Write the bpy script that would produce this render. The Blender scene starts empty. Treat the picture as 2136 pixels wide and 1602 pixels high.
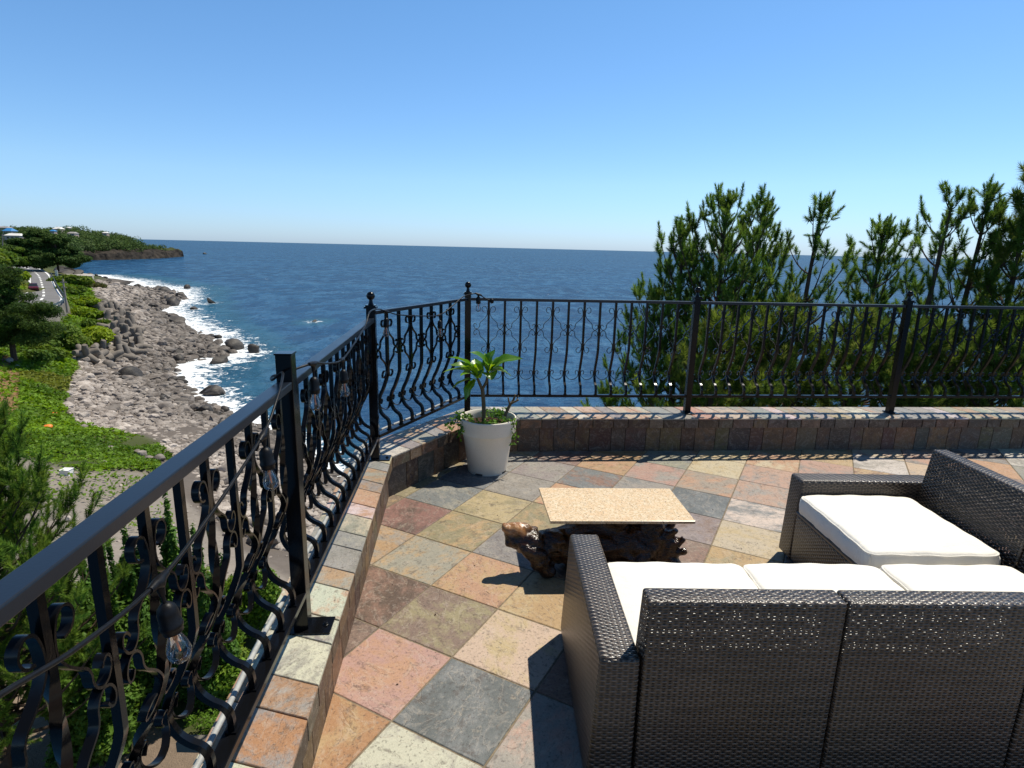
import bpy, bmesh, math, random
import numpy as np
from mathutils import Vector, Matrix, Quaternion
rng = np.random.default_rng(7); random.seed(7)
scene = bpy.context.scene
COL = scene.collection
R = math.radians
# ---------------------------------------------------------------- camera (solved from the tile grid)
F, PIT, ROL, HC = 1221.86, 0.229173716, 0.0239816852, 1.72
CXp, CYp = 1068.0, 801.0
fw = np.array([0, math.cos(PIT), -math.sin(PIT)]); r0 = np.array([1., 0, 0]); u0 = np.cross(r0, fw)
rt = math.cos(ROL)*r0 + math.sin(ROL)*u0; up = math.cos(ROL)*u0 - math.sin(ROL)*r0
CAM = np.array([0, 0, HC])
def ray(x, y): return fw + rt*(x-CXp)/F - up*(y-CYp)/F
def at(x, y, z=0.0):
    d = ray(x, y); return CAM + d*((z-HC)/d[2])
def aty(x, y, Y):
    d = ray(x, y); return CAM + d*(Y/d[1])
def atplane(x, y, a, b):
    d = ray(x, y); n = np.array([-(b[1]-a[1]), b[0]-a[0]])
    return CAM + d*((n@np.asarray(a)[:2])/(n@d[:2]))
def proj(P):
    D = np.asarray(P, float)-CAM; Z = D@fw; Z = np.where(Z < .05, .05, Z)
    return CXp+F*(D@rt)/Z, CYp-F*(D@up)/Z
cam = bpy.data.cameras.new('camera'); co = bpy.data.objects.new('camera', cam); COL.objects.link(co)
cam.sensor_width = 36; cam.lens = F/2136*36; cam.clip_start = .05; cam.clip_end = 60000
co.matrix_world = Matrix(((rt[0], up[0], -fw[0], 0), (rt[1], up[1], -fw[1], 0), (rt[2], up[2], -fw[2], HC), (0, 0, 0, 1)))
scene.camera = co
# ---------------------------------------------------------------- light
SEL, SAZ = R(63.5), R(46)
sd = Vector((math.sin(SAZ)*math.cos(SEL), math.cos(SAZ)*math.cos(SEL), math.sin(SEL)))
sl = bpy.data.lights.new('sun', 'SUN'); sl.energy = 5.0; sl.angle = R(.5); sl.color = (1, .935, .81)
so = bpy.data.objects.new('sun', sl); so.rotation_mode = 'QUATERNION'; so.rotation_quaternion = sd.to_track_quat('Z', 'Y'); so.location = (5, 5, 30); COL.objects.link(so)
w = bpy.data.worlds.new('World'); scene.world = w; w.use_nodes = True
nt = w.node_tree; nt.nodes.clear()
sk = nt.nodes.new('ShaderNodeTexSky'); sk.sky_type = 'NISHITA'; sk.sun_disc = False; sk.sun_elevation = SEL; sk.sun_rotation = SAZ
sk.altitude = 0; sk.air_density = 1.0; sk.dust_density = .3; sk.ozone_density = 10.0
tc = nt.nodes.new('ShaderNodeTexCoord'); sz = nt.nodes.new('ShaderNodeSeparateXYZ'); nt.links.new(tc.outputs['Generated'], sz.inputs[0])
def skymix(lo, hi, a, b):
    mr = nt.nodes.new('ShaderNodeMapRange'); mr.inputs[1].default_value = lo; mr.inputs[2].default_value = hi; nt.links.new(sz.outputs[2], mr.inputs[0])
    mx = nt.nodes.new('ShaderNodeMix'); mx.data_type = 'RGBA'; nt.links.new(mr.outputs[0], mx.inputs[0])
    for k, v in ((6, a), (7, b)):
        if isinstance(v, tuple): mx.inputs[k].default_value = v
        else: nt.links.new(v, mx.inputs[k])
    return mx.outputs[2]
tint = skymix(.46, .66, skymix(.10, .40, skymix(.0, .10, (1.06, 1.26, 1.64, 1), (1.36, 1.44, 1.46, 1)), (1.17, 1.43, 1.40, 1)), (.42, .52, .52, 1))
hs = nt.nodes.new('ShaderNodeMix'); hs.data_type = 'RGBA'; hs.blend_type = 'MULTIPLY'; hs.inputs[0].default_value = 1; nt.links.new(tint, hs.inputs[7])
bg = nt.nodes.new('ShaderNodeBackground'); bg.inputs[1].default_value = .1
ow = nt.nodes.new('ShaderNodeOutputWorld')
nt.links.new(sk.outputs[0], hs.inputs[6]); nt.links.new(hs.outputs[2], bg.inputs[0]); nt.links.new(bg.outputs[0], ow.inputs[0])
scene.view_settings.view_transform = 'Standard'; scene.view_settings.look = 'None'; scene.view_settings.exposure = .13; scene.view_settings.gamma = 1
scene.cycles.max_bounces = 8; scene.cycles.transparent_max_bounces = 24; scene.cycles.use_denoising = True
scene.cycles.caustics_reflective = False; scene.cycles.caustics_refractive = False
# ---------------------------------------------------------------- node helpers
class NT:
    def __init__(s, name):
        s.m = bpy.data.materials.new(name); s.m.use_nodes = True; s.t = s.m.node_tree; s.t.nodes.clear()
        s.out = s.t.nodes.new('ShaderNodeOutputMaterial')
    def n(s, ty, **kw):
        d = s.t.nodes.new('ShaderNode'+ty)
        for k, v in kw.items():
            if k.startswith('i_'): s.set(d, k[2:], v)
            else: setattr(d, k, v)
        return d
    def set(s, d, key, v):
        i = d.inputs[int(key)] if key.isdigit() else d.inputs[key.replace('_', ' ')]
        if isinstance(v, bpy.types.NodeSocket): s.t.links.new(v, i)
        else: i.default_value = v
    def math(s, op, a, b=0.0, c=None, clamp=False):
        d = s.n('Math', operation=op, use_clamp=clamp); s.set(d, '0', a); s.set(d, '1', b)
        if c is not None: s.set(d, '2', c)
        return d.outputs[0]
    def mix(s, f, a, b, bt='MIX'):
        d = s.n('Mix', data_type='RGBA', blend_type=bt); s.set(d, '0', f); s.set(d, '6', a); s.set(d, '7', b); return d.outputs[2]
    def noise(s, vec, scale, detail=4, rough=.55, dist=0.0):
        d = s.n('TexNoise'); s.set(d, 'Scale', scale); s.set(d, 'Detail', detail); s.set(d, 'Roughness', rough); s.set(d, 'Distortion', dist)
        if vec is not None: s.set(d, 'Vector', vec)
        return d.outputs[0]
    def ramp(s, f, lo, hi, smooth=True):
        d = s.n('MapRange', interpolation_type='SMOOTHSTEP' if smooth else 'LINEAR'); s.set(d, '0', f); s.set(d, '1', lo); s.set(d, '2', hi); return d.outputs[0]
    def scale(s, vec, xyz, loc=(0, 0, 0), rot=(0, 0, 0)):
        d = s.n('Mapping'); s.set(d, '0', vec); d.inputs[1].default_value = loc; d.inputs[2].default_value = rot; d.inputs[3].default_value = xyz; return d.outputs[0]
    def bump(s, h, strength=.5, dist=.01, normal=None):
        d = s.n('Bump'); s.set(d, 'Height', h); d.inputs['Strength'].default_value = strength; d.inputs['Distance'].default_value = dist
        if normal is not None: s.set(d, 'Normal', normal)
        return d.outputs[0]
    def bsdf(s, color, rough=.6, spec=.5, metal=0.0, normal=None, link=True):
        d = s.n('BsdfPrincipled'); s.set(d, 'Base Color', color); s.set(d, 'Roughness', rough); s.set(d, 'Metallic', metal); s.set(d, 'Specular IOR Level', spec)
        if normal is not None: s.set(d, 'Normal', normal)
        if link: s.t.links.new(d.outputs[0], s.out.inputs[0])
        return d
    def coord(s, k='Object'): return s.n('TexCoord').outputs[k]
    def pos(s): return s.n('NewGeometry').outputs['Position']
    def attr(s, name):
        return s.n('Attribute', attribute_name=name)
    def vadd(s, a, b):
        d = s.n('VectorMath', operation='ADD'); s.set(d, '0', a); s.set(d, '1', b); return d.outputs[0]
    def comb(s, x, y, z):
        d = s.n('CombineXYZ'); s.set(d, '0', x); s.set(d, '1', y); s.set(d, '2', z); return d.outputs[0]
    def sep(s, v):
        d = s.n('SeparateXYZ'); s.set(d, '0', v); return d.outputs
def c4(r, g, b): return (r, g, b, 1)
M = {}
def simple(name, col, rough=.6, spec=.5, metal=0, nscale=None, namt=.15, bump=0.0, bscale=None):
    t = NT(name); v = t.coord(); c = c4(*col)
    if nscale:
        f = t.noise(v, nscale, 5); f = t.ramp(f, .25, .75)
        c = t.mix(f, c4(*[x*(1-namt) for x in col]), c4(*[min(1, x*(1+namt)) for x in col]))
    nrm = t.bump(t.noise(v, bscale or (nscale or 50), 4), .6, bump) if bump else None
    t.bsdf(c, rough, spec, metal, nrm); M[name] = t.m; return t.m
# slate: vertex colours per tile (Col base, Col2 second mineral colour, alpha of Col = random)
def slate(name, rough=.5, bumpd=.004, scale=1.0):
    t = NT(name); a = t.attr('Col'); b = t.attr('Col2')
    P = t.pos(); rnd = a.outputs['Alpha']
    off = t.comb(t.math('MULTIPLY', rnd, 37.0), t.math('MULTIPLY', rnd, 61.0), t.math('MULTIPLY', rnd, 17.0))
    v = t.vadd(P, off)
    vr = t.n('VectorRotate', rotation_type='Z_AXIS'); t.set(vr, 'Vector', v); t.set(vr, 'Angle', t.math('MULTIPLY', rnd, 40.0)); v = vr.outputs[0]
    vs = t.scale(v, (1, .62, 1))
    n1 = t.noise(vs, 7*scale, 10, .74, .15); f1 = t.ramp(n1, .44, .62); n4 = t.noise(v, 75*scale, 6, .7)
    n2 = t.noise(vs, 24*scale, 9, .72, .2); n3 = t.noise(v, 220*scale, 3, .6)
    c = t.mix(f1, a.outputs['Color'], b.outputs['Color'])
    c = t.mix(t.math('MULTIPLY', t.ramp(n2, .54, .66), .55), c, c4(.075, .05, .036))
    c = t.mix(t.math('MULTIPLY', t.ramp(n2, .43, .32), .35), c, c4(.5, .40, .28)); c = t.mix(t.math('MULTIPLY', t.ramp(n4, .54, .66), .62), c, c4(.055, .04, .033)); c = t.mix(t.math('MULTIPLY', t.ramp(n4, .44, .34), .22), c, c4(.55, .46, .36))
    # flaked cleft ledges
    lv = t.noise(vs, 5*scale, 6, .6, .8); led = t.math('FRACT', t.math('MULTIPLY', lv, 7.0)); led0 = led; led = t.ramp(led, 0.0, .12); ln = t.math('MULTIPLY', t.math('LESS_THAN', led0, .09), t.ramp(n2, .40, .60)); c = t.mix(t.math('MULTIPLY', ln, .22), c, c4(.10, .07, .05)); c = t.mix(t.math('MULTIPLY', t.ramp(led0, .75, 1.0), .22), c, c4(.55, .47, .38))
    hv = t.n('HueSaturation'); t.set(hv, 'Color', c); t.set(hv, 'Saturation', .93); t.set(hv, 'Value', t.math('ADD', .54, t.math('ADD', t.math('MULTIPLY', n3, .42), t.math('MULTIPLY', n1, .34)))); c = hv.outputs[0]
    h = t.math('ADD', t.math('MULTIPLY', n2, 1.0), t.math('ADD', t.math('MULTIPLY', led, .22), t.math('MULTIPLY', n3, .18)))
    t.bsdf(c, t.math('ADD', rough-.12, t.math('MULTIPLY', n2, .3)), .4, 0, t.bump(h, .7, bumpd)); M[name] = t.m
slate('slate_floor'); slate('slate_kerb', .5, .004, 1.5)
simple('grout', (.2, .16, .11), .9, .2, 0, 40, .3, .002, 300)
def blackmetal(name, rough, bump, col=(.008, .008, .009), spec=.2):
    t = NT(name); v = t.coord(); n = t.noise(v, 160, 3); n2 = t.noise(v, 9, 4)
    t.bsdf(c4(*col), t.math('ADD', rough, t.math('MULTIPLY', n2, .14)), spec, 0, t.bump(n, .4, bump)); M[name] = t.m
blackmetal('black_paint', .10, .0005, (.004, .004, .0045), .26); blackmetal('rail_paint', .24, .0004, (.009, .013, .021), .42)
simple('white_tube', (.36, .36, .34), .45, .4, 0, 30, .2)
simple('black_rubber', (.006, .006, .007), .42, .2, 0, 60, .3, .0006, 250)
simple('steel', (.3, .3, .3), .35, .5, .8)
# wicker: woven strands with real gaps between them, recess shade painted into the colour
def wicker(name, hole_w, hole_p, mask):
    t = NT(name); uv = t.sep(t.coord('UV')); u = t.math('DIVIDE', uv[0], .0175); v = t.math('DIVIDE', uv[1], .0095)
    jit = t.noise(t.coord('UV'), 30, 2); v = t.math('ADD', v, t.math('MULTIPLY', jit, .5))
    row = t.math('FLOOR', v); fv = t.math('FRACT', v)
    hw = t.math('ADD', .5, t.math('MULTIPLY', .5, t.math('SINE', t.math('MULTIPLY', math.pi, t.math('ADD', u, row)))))
    prof = t.math('SINE', t.math('MULTIPLY', math.pi, fv))
    fu = t.math('SINE', t.math('MULTIPLY', math.pi, t.math('FRACT', t.math('ADD', u, .5))))
    weav = t.math('MULTIPLY', t.math('POWER', prof, .6), t.math('ADD', .25, t.math('MULTIPLY', hw, .75)))
    stk = t.math('MULTIPLY', t.math('POWER', fu, 1.5), .5)
    h = t.math('MAXIMUM', weav, stk)
    rn = t.n('TexWhiteNoise', noise_dimensions='2D'); t.set(rn, 'Vector', t.comb(t.math('FLOOR', t.math('MULTIPLY', u, .14)), row, 0))
    c = t.mix(t.ramp(h, .1, .9), c4(.004, .0032, .0026), c4(.102, .076, .056))
    hv = t.n('HueSaturation'); t.set(hv, 'Color', c); t.set(hv, 'Value', t.math('ADD', .65, t.math('MULTIPLY', rn.outputs[0], .8)))
    b = t.bsdf(hv.outputs[0], .34, .65, 0, t.bump(h, 1.0, .0034), link=False)
    msk = t.noise(t.coord('UV'), 42, 2)
    hole = t.math('MULTIPLY', t.math('MULTIPLY', t.math('LESS_THAN', hw, hole_w), t.math('LESS_THAN', prof, hole_p)), t.math('GREATER_THAN', msk, mask))
    tr = t.n('BsdfTransparent'); mx = t.n('MixShader'); t.set(mx, '0', hole); t.set(mx, '1', b.outputs[0]); t.set(mx, '2', tr.outputs[0])
    t.t.links.new(mx.outputs[0], t.out.inputs[0]); M[name] = t.m
wicker('wicker_weave', .07, .5, .47); wicker('wicker_open', .5, .8, .38); wicker('wicker_tight', .0, .0, 2.0)
t = NT('cushion_cloth'); v = t.coord(); n = t.noise(v, 700, 2); n2 = t.noise(t.scale(v, (1, 1.6, 1)), 7, 5, .55, .8)
t.bsdf(c4(.79, .76, .69), .9, .15, 0, t.bump(t.math('ADD', t.math('MULTIPLY', n, .04), n2), .5, .018)); M['cushion_cloth'] = t.m
t = NT('granite'); v = t.coord(); vo = t.n('TexVoronoi', i_Scale=150.0); t.set(vo, 'Vector', v); n = t.noise(v, 90, 4); n2 = t.noise(v, 125, 3, .6); n3 = t.noise(v, 14, 3)
c = t.mix(t.ramp(n, .38, .62), c4(.60, .43, .24), c4(.74, .60, .40)); c = t.mix(t.math('MULTIPLY', t.ramp(n3, .4, .7), .5), c, c4(.70, .48, .26))
c = t.mix(t.math('MULTIPLY', t.ramp(n2, .585, .66), .85), c, c4(.10, .065, .04)); c = t.mix(t.math('MULTIPLY', t.ramp(vo.outputs['Color'], .8, .95), .3), c, c4(.3, .22, .14))
t.bsdf(c, .25, .5); M['granite'] = t.m
t = NT('driftwood'); v = t.coord(); wv = t.noise(t.scale(v, (3, 14, 14)), 5, 6, .6, 1.5)
c = t.mix(t.ramp(wv, .35, .7), c4(.006, .003, .002), c4(.045, .018, .007)); sp = t.sep(t.pos()); knob_lit = t.math('MULTIPLY', t.ramp(t.math('ADD', sp[0], t.math('MULTIPLY', t.noise(v, 18, 3), .12)), .21, .11), t.ramp(t.math('ADD', sp[2], t.math('MULTIPLY', t.noise(v, 30, 3), .06)), .25, .29)); c = t.mix(t.math('MULTIPLY', knob_lit, .85), c, t.mix(t.ramp(wv, .4, .65), c4(.30, .13, .045), c4(.50, .28, .13))); t.bsdf(c, .17, .5, 0, t.bump(wv, .5, .010)); M['driftwood'] = t.m  # sunlit tan of the left knob's top painted into the wood colour
t = NT('pot_plastic'); v = t.coord(); n = t.noise(v, 260, 2); n2 = t.noise(v, 5, 4)
c = t.mix(t.ramp(n, .62, .72), c4(.80, .73, .60), c4(.5, .42, .31)); c = t.mix(t.math('MULTIPLY', t.ramp(n2, .5, .8), .25), c, c4(.45, .40, .32)); t.bsdf(c, .5, .35); M['pot_plastic'] = t.m
simple('potting_soil', (.05, .03, .02), .95, .1, 0, 80, .6, .01, 120)
def leafmat(name, trans=.35, rough=.45, useattr=True, col=(.06, .14, .02), vein=False, spec=.4):
    t = NT(name); c = t.attr('Col').outputs['Color'] if useattr else c4(*col)
    if vein:
        uv = t.sep(t.coord('UV')); d = t.math('ABSOLUTE', t.math('SUBTRACT', uv[0], .5))
        mid = t.math('LESS_THAN', d, .035); w2 = t.math('FRACT', t.math('MULTIPLY', t.math('SUBTRACT', uv[1], t.math('MULTIPLY', d, .35)), 14.0))
        vn = t.math('MAXIMUM', mid, t.math('MULTIPLY', t.math('LESS_THAN', w2, .12), .35)); c = t.mix(t.math('MULTIPLY', vn, .6), c, c4(.30, .42, .12))
    b = t.bsdf(c, rough, spec, link=False); tl = t.n('BsdfTranslucent'); hv = t.n('HueSaturation'); t.set(hv, 'Color', c); t.set(hv, 'Hue', .485); t.set(hv, 'Value', 1.7); t.set(hv, 'Saturation', 1.05); t.set(tl, 'Color', hv.outputs[0])
    mx = t.n('MixShader'); t.set(mx, '0', trans); t.set(mx, '1', b.outputs[0]); t.set(mx, '2', tl.outputs[0]); t.t.links.new(mx.outputs[0], t.out.inputs[0]); M[name] = t.m
leafmat('pine_needles', .42, .5, spec=.10); leafmat('shrub_leaves', .3, .55, spec=.15); leafmat('plumeria_leaf', .38, .32, vein=True, spec=.5); leafmat('far_leaves', .15, .7, spec=.1)
t = NT('bark'); v = t.coord(); n = t.noise(t.scale(v, (1, 1, .3)), 22, 6); t.bsdf(t.mix(n, c4(.03, .02, .014), c4(.13, .09, .065)), .9, .1, 0, t.bump(n, .8, .03)); M['bark'] = t.m
t = NT('plumeria_bark'); v = t.coord(); n = t.noise(v, 60, 5); t.bsdf(t.mix(n, c4(.07, .05, .028), c4(.19, .145, .08)), .7, .2, 0, t.bump(n, .6, .004)); M['plumeria_bark'] = t.m
def rock(name, lo, hi, sc, spec=.25, rough=.8, wet=False):
    t = NT(name); v = t.pos(); oi = t.n('ObjectInfo').outputs['Random']; a = t.attr('Col')
    n = t.noise(v, sc, 6, .65); n2 = t.noise(v, sc*7, 4, .6)
    c = t.mix(t.ramp(n, .3, .7), c4(*lo), c4(*hi)); c = t.mix(t.math('MULTIPLY', t.ramp(n2, .5, .75), .35), c, c4(.06, .05, .045))
    hv = t.n('HueSaturation'); t.set(hv, 'Color', c)
    val = t.math('ADD', .55, t.math('MULTIPLY', t.math('ADD', oi, a.outputs['Fac']), .6)); t.set(hv, 'Value', val)
    t.bsdf(hv.outputs[0], rough, spec, 0, t.bump(t.math('ADD', n, t.math('MULTIPLY', n2, .4)), .8, .12)); M[name] = t.m
rock('shore_stone', (.18, .15, .128), (.42, .37, .325), .9); rock('dark_boulder', (.028, .024, .021), (.085, .072, .06), .8, .4, .6); rock('cliff_rock', (.020, .018, .016), (.095, .078, .062), .12, .1, .9)
simple('tetrapod_concrete', (.19, .165, .14), .9, .2, 0, .9, .3, .03, 6); simple('wall_concrete', (.155, .14, .115), .9, .2, 0, .35, .35, .02, 8)
simple('asphalt', (.17, .165, .165), .9, .2, 0, .3, .1, .005, 40); simple('road_paint', (.78, .78, .76), .7, .3); simple('yard', (.4, .37, .33), .9, .2, 0, 1.2, .12, .01, 60)
simple('building_render', (.55, .52, .46), .85, .2, 0, 2, .1, .003, 60); simple('pole_concrete', (.30, .25, .22), .85); simple('guard_steel', (.07, .10, .12), .5, .4)
simple('roof_blue', (.04, .22, .50), .5); simple('roof_white', (.72, .70, .66), .6); simple('roof_grey', (.30, .28, .27), .7); simple('house_wall', (.46, .36, .31), .8); simple('glass_dark', (.02, .025, .03), .15)
simple('car_paint', (.10, .008, .012), .25); simple('orange_plastic', (.85, .22, .03), .5); simple('white_plastic', (.82, .80, .78), .5)
simple('orange_sign', (.7, .14, .05), .5)
# ground: vertex colour zones
t = NT('ground'); a = t.attr('Col'); v = t.pos(); n = t.noise(v, .35, 7, .65); n2 = t.noise(v, 5, 6, .6)
hv = t.n('HueSaturation'); t.set(hv, 'Color', a.outputs['Color']); n5 = t.noise(v, 45, 4, .7)
t.set(hv, 'Value', t.math('ADD', .22, t.math('ADD', t.math('MULTIPLY', n, .6), t.math('ADD', t.math('MULTIPLY', n2, .5), t.math('MULTIPLY', n5, .45)))))
t.bsdf(hv.outputs[0], .92, .15, 0, t.bump(t.math('ADD', n2, t.noise(v, 30, 3)), .6, .05)); M['ground'] = t.m
# sea
t = NT('sea_water'); P = t.pos(); fo = t.attr('Foam').outputs['Fac']
sx = t.scale(P, (.45, 1, 1), rot=(0, 0, R(-18)))
w1 = t.noise(sx, .16, 5, .6, .3); w2 = t.noise(sx, .9, 6, .62, .2); w3 = t.noise(P, 3.2, 4, .6); w4 = t.noise(sx, .012, 5, .6, .5); w5 = t.noise(sx, .045, 4, .55, .3)
hgt = t.math('ADD', t.math('MULTIPLY', w5, 5.0), t.math('ADD', t.math('MULTIPLY', w1, 2.2), t.math('ADD', t.math('MULTIPLY', w2, .75), t.math('MULTIPLY', w3, .22))))
sr = t.scale(P, (1.25, .55, 1), rot=(0, 0, R(24))); m1 = t.noise(sr, .14, 6, .62, .4); m2 = t.noise(sr, .62, 6, .65, .4); m3 = t.noise(sr, 2.4, 5, .6, .3)
dk = t.mix(t.ramp(w4, .35, .65), c4(.003, .028, .082), c4(.0045, .040, .112))
sw = t.ramp(t.math('ADD', t.math('MULTIPLY', w5, .16), t.math('ADD', t.math('MULTIPLY', m1, .30), t.math('ADD', t.math('MULTIPLY', m2, .32), t.math('MULTIPLY', m3, .22)))), .43, .60)
dk = t.mix(t.math('MULTIPLY', sw, .9), dk, c4(.016, .088, .185))
def ridge(n, p): return t.math('POWER', t.math('SUBTRACT', 1.0, t.math('ABSOLUTE', t.math('SUBTRACT', t.math('MULTIPLY', n, 2.0), 1.0))), p)
rd_ = t.math('MULTIPLY', ridge(m2, 14.0), t.ramp(m1, .46, .60)); dk = t.mix(t.math('MULTIPLY', rd_, .55), dk, c4(.085, .20, .33))  # ripple highlights and pale sky reflections painted into the water colour
dk = t.mix(t.math('MULTIPLY', t.ramp(fo, .02, .45), .5), dk, c4(.02, .10, .13))
nb = t.bump(hgt, 1.0, .8); df = t.n('BsdfDiffuse'); t.set(df, 'Color', dk); t.set(df, 'Normal', nb); gs = t.n('BsdfGlossy', i_Roughness=.14); t.set(gs, 'Normal', t.bump(hgt, .35, .8)); fz = t.n('Fresnel', i_IOR=1.33); t.set(fz, 'Normal', nb)
wb = t.n('MixShader'); t.set(wb, '0', t.math('MULTIPLY', fz.outputs[0], .22)); t.set(wb, '1', df.outputs[0]); t.set(wb, '2', gs.outputs[0])
f1 = t.noise(P, .55, 7, .7, 1.2); f2 = t.noise(P, 2.6, 5, .65, .5)
fm = t.math('ADD', t.math('MULTIPLY', f1, .7), t.math('MULTIPLY', f2, .3)); th = t.math('SUBTRACT', .82, t.math('MULTIPLY', fo, .47))
ff = t.ramp(t.math('SUBTRACT', fm, th), 0.0, .07)
wc = t.noise(t.scale(P, (.16, .5, 1), rot=(0, 0, R(-12))), 1.0, 5, .62); cap_glint_f = t.math('MULTIPLY', t.ramp(wc, .70, .73), t.ramp(f2, .42, .55)); ff = t.math('MAXIMUM', ff, cap_glint_f)  # whitecaps, with extra white flecks painted for tiny sun glints
fb = t.bsdf(c4(.82, .84, .85), .8, .2, 0, t.bump(fm, .6, .3), link=False)
mx = t.n('MixShader'); t.set(mx, '0', ff); t.set(mx, '1', wb.outputs[0]); t.set(mx, '2', fb.outputs[0]); t.t.links.new(mx.outputs[0], t.out.inputs[0]); M['sea_water'] = t.m
t = NT('bulb_glass'); fr = t.n('Fresnel', i_IOR=1.5); gl = t.n('BsdfGlossy', i_Roughness=.03); tr = t.n('BsdfTransparent'); tr.inputs[0].default_value = c4(.93, .94, .95)
mx = t.n('MixShader'); t.set(mx, '0', t.math('ADD', t.math('MULTIPLY', fr.outputs[0], .9), .03)); t.set(mx, '1', tr.outputs[0]); t.set(mx, '2', gl.outputs[0]); t.t.links.new(mx.outputs[0], t.out.inputs[0]); M['bulb_glass'] = t.m
simple('filament', (.85, .22, .03), .5)
# ---------------------------------------------------------------- mesh helpers
def npmesh(name, V, Fc, mat, parent=None, smooth=False, col=None, col2=None, uv=None, mi=None, extra=None, link=True):
    V = np.asarray(V, np.float32); 
    me = bpy.data.meshes.new(name); me.vertices.add(len(V)); me.vertices.foreach_set('co', V.ravel())
    if isinstance(Fc, np.ndarray):
        k = Fc.shape[1]; lt = np.full(len(Fc), k, np.int32); fl = Fc.astype(np.int32).ravel()
    else:
        lt = np.array([len(f) for f in Fc], np.int32); fl = np.array([i for f in Fc for i in f], np.int32)
    ls = np.concatenate([[0], np.cumsum(lt)[:-1]]).astype(np.int32) if len(lt) else lt
    me.loops.add(len(fl)); me.loops.foreach_set('vertex_index', fl)
    me.polygons.add(len(lt)); me.polygons.foreach_set('loop_start', ls); me.polygons.foreach_set('loop_total', lt)
    for m in (mat if isinstance(mat, (list, tuple)) else [mat]): me.materials.append(M[m])
    if mi is not None: me.polygons.foreach_set('material_index', np.asarray(mi, np.int32))
    me.polygons.foreach_set('use_smooth', np.full(len(lt), smooth, bool))
    me.update(calc_edges=True)
    for nm, cc in (('Col', col), ('Col2', col2)):
        if cc is not None:
            cc = np.asarray(cc, np.float32)
            if cc.shape[1] == 3: cc = np.concatenate([cc, np.ones((len(cc), 1), np.float32)], 1)
            at_ = me.attributes.new(nm, 'FLOAT_COLOR', 'POINT'); at_.data.foreach_set('color', cc.ravel())
    if extra:
        for nm, vals in extra.items():
            at_ = me.attributes.new(nm, 'FLOAT', 'POINT'); at_.data.foreach_set('value', np.asarray(vals, np.float32))
    if uv is not None:
        ul = me.uv_layers.new(name='UVMap'); ul.data.foreach_set('uv', np.asarray(uv, np.float32)[fl].ravel())
    me.validate()
    o = bpy.data.objects.new(name, me)
    if link: COL.objects.link(o)
    if parent is not None: o.parent = parent
    return o
def tag(o, label=None, cat=None, group=None, kind=None):
    if label: o['label'] = label
    if cat: o['category'] = cat
    if group: o['group'] = group
    if kind: o['kind'] = kind
    return o
def empty(name, loc, label=None, cat=None, group=None, rz=0):
    o = bpy.data.objects.new(name, None); o.empty_display_size = .2; COL.objects.link(o); o.location = loc; o.rotation_euler = (0, 0, rz)
    return tag(o, label, cat, group)
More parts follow.
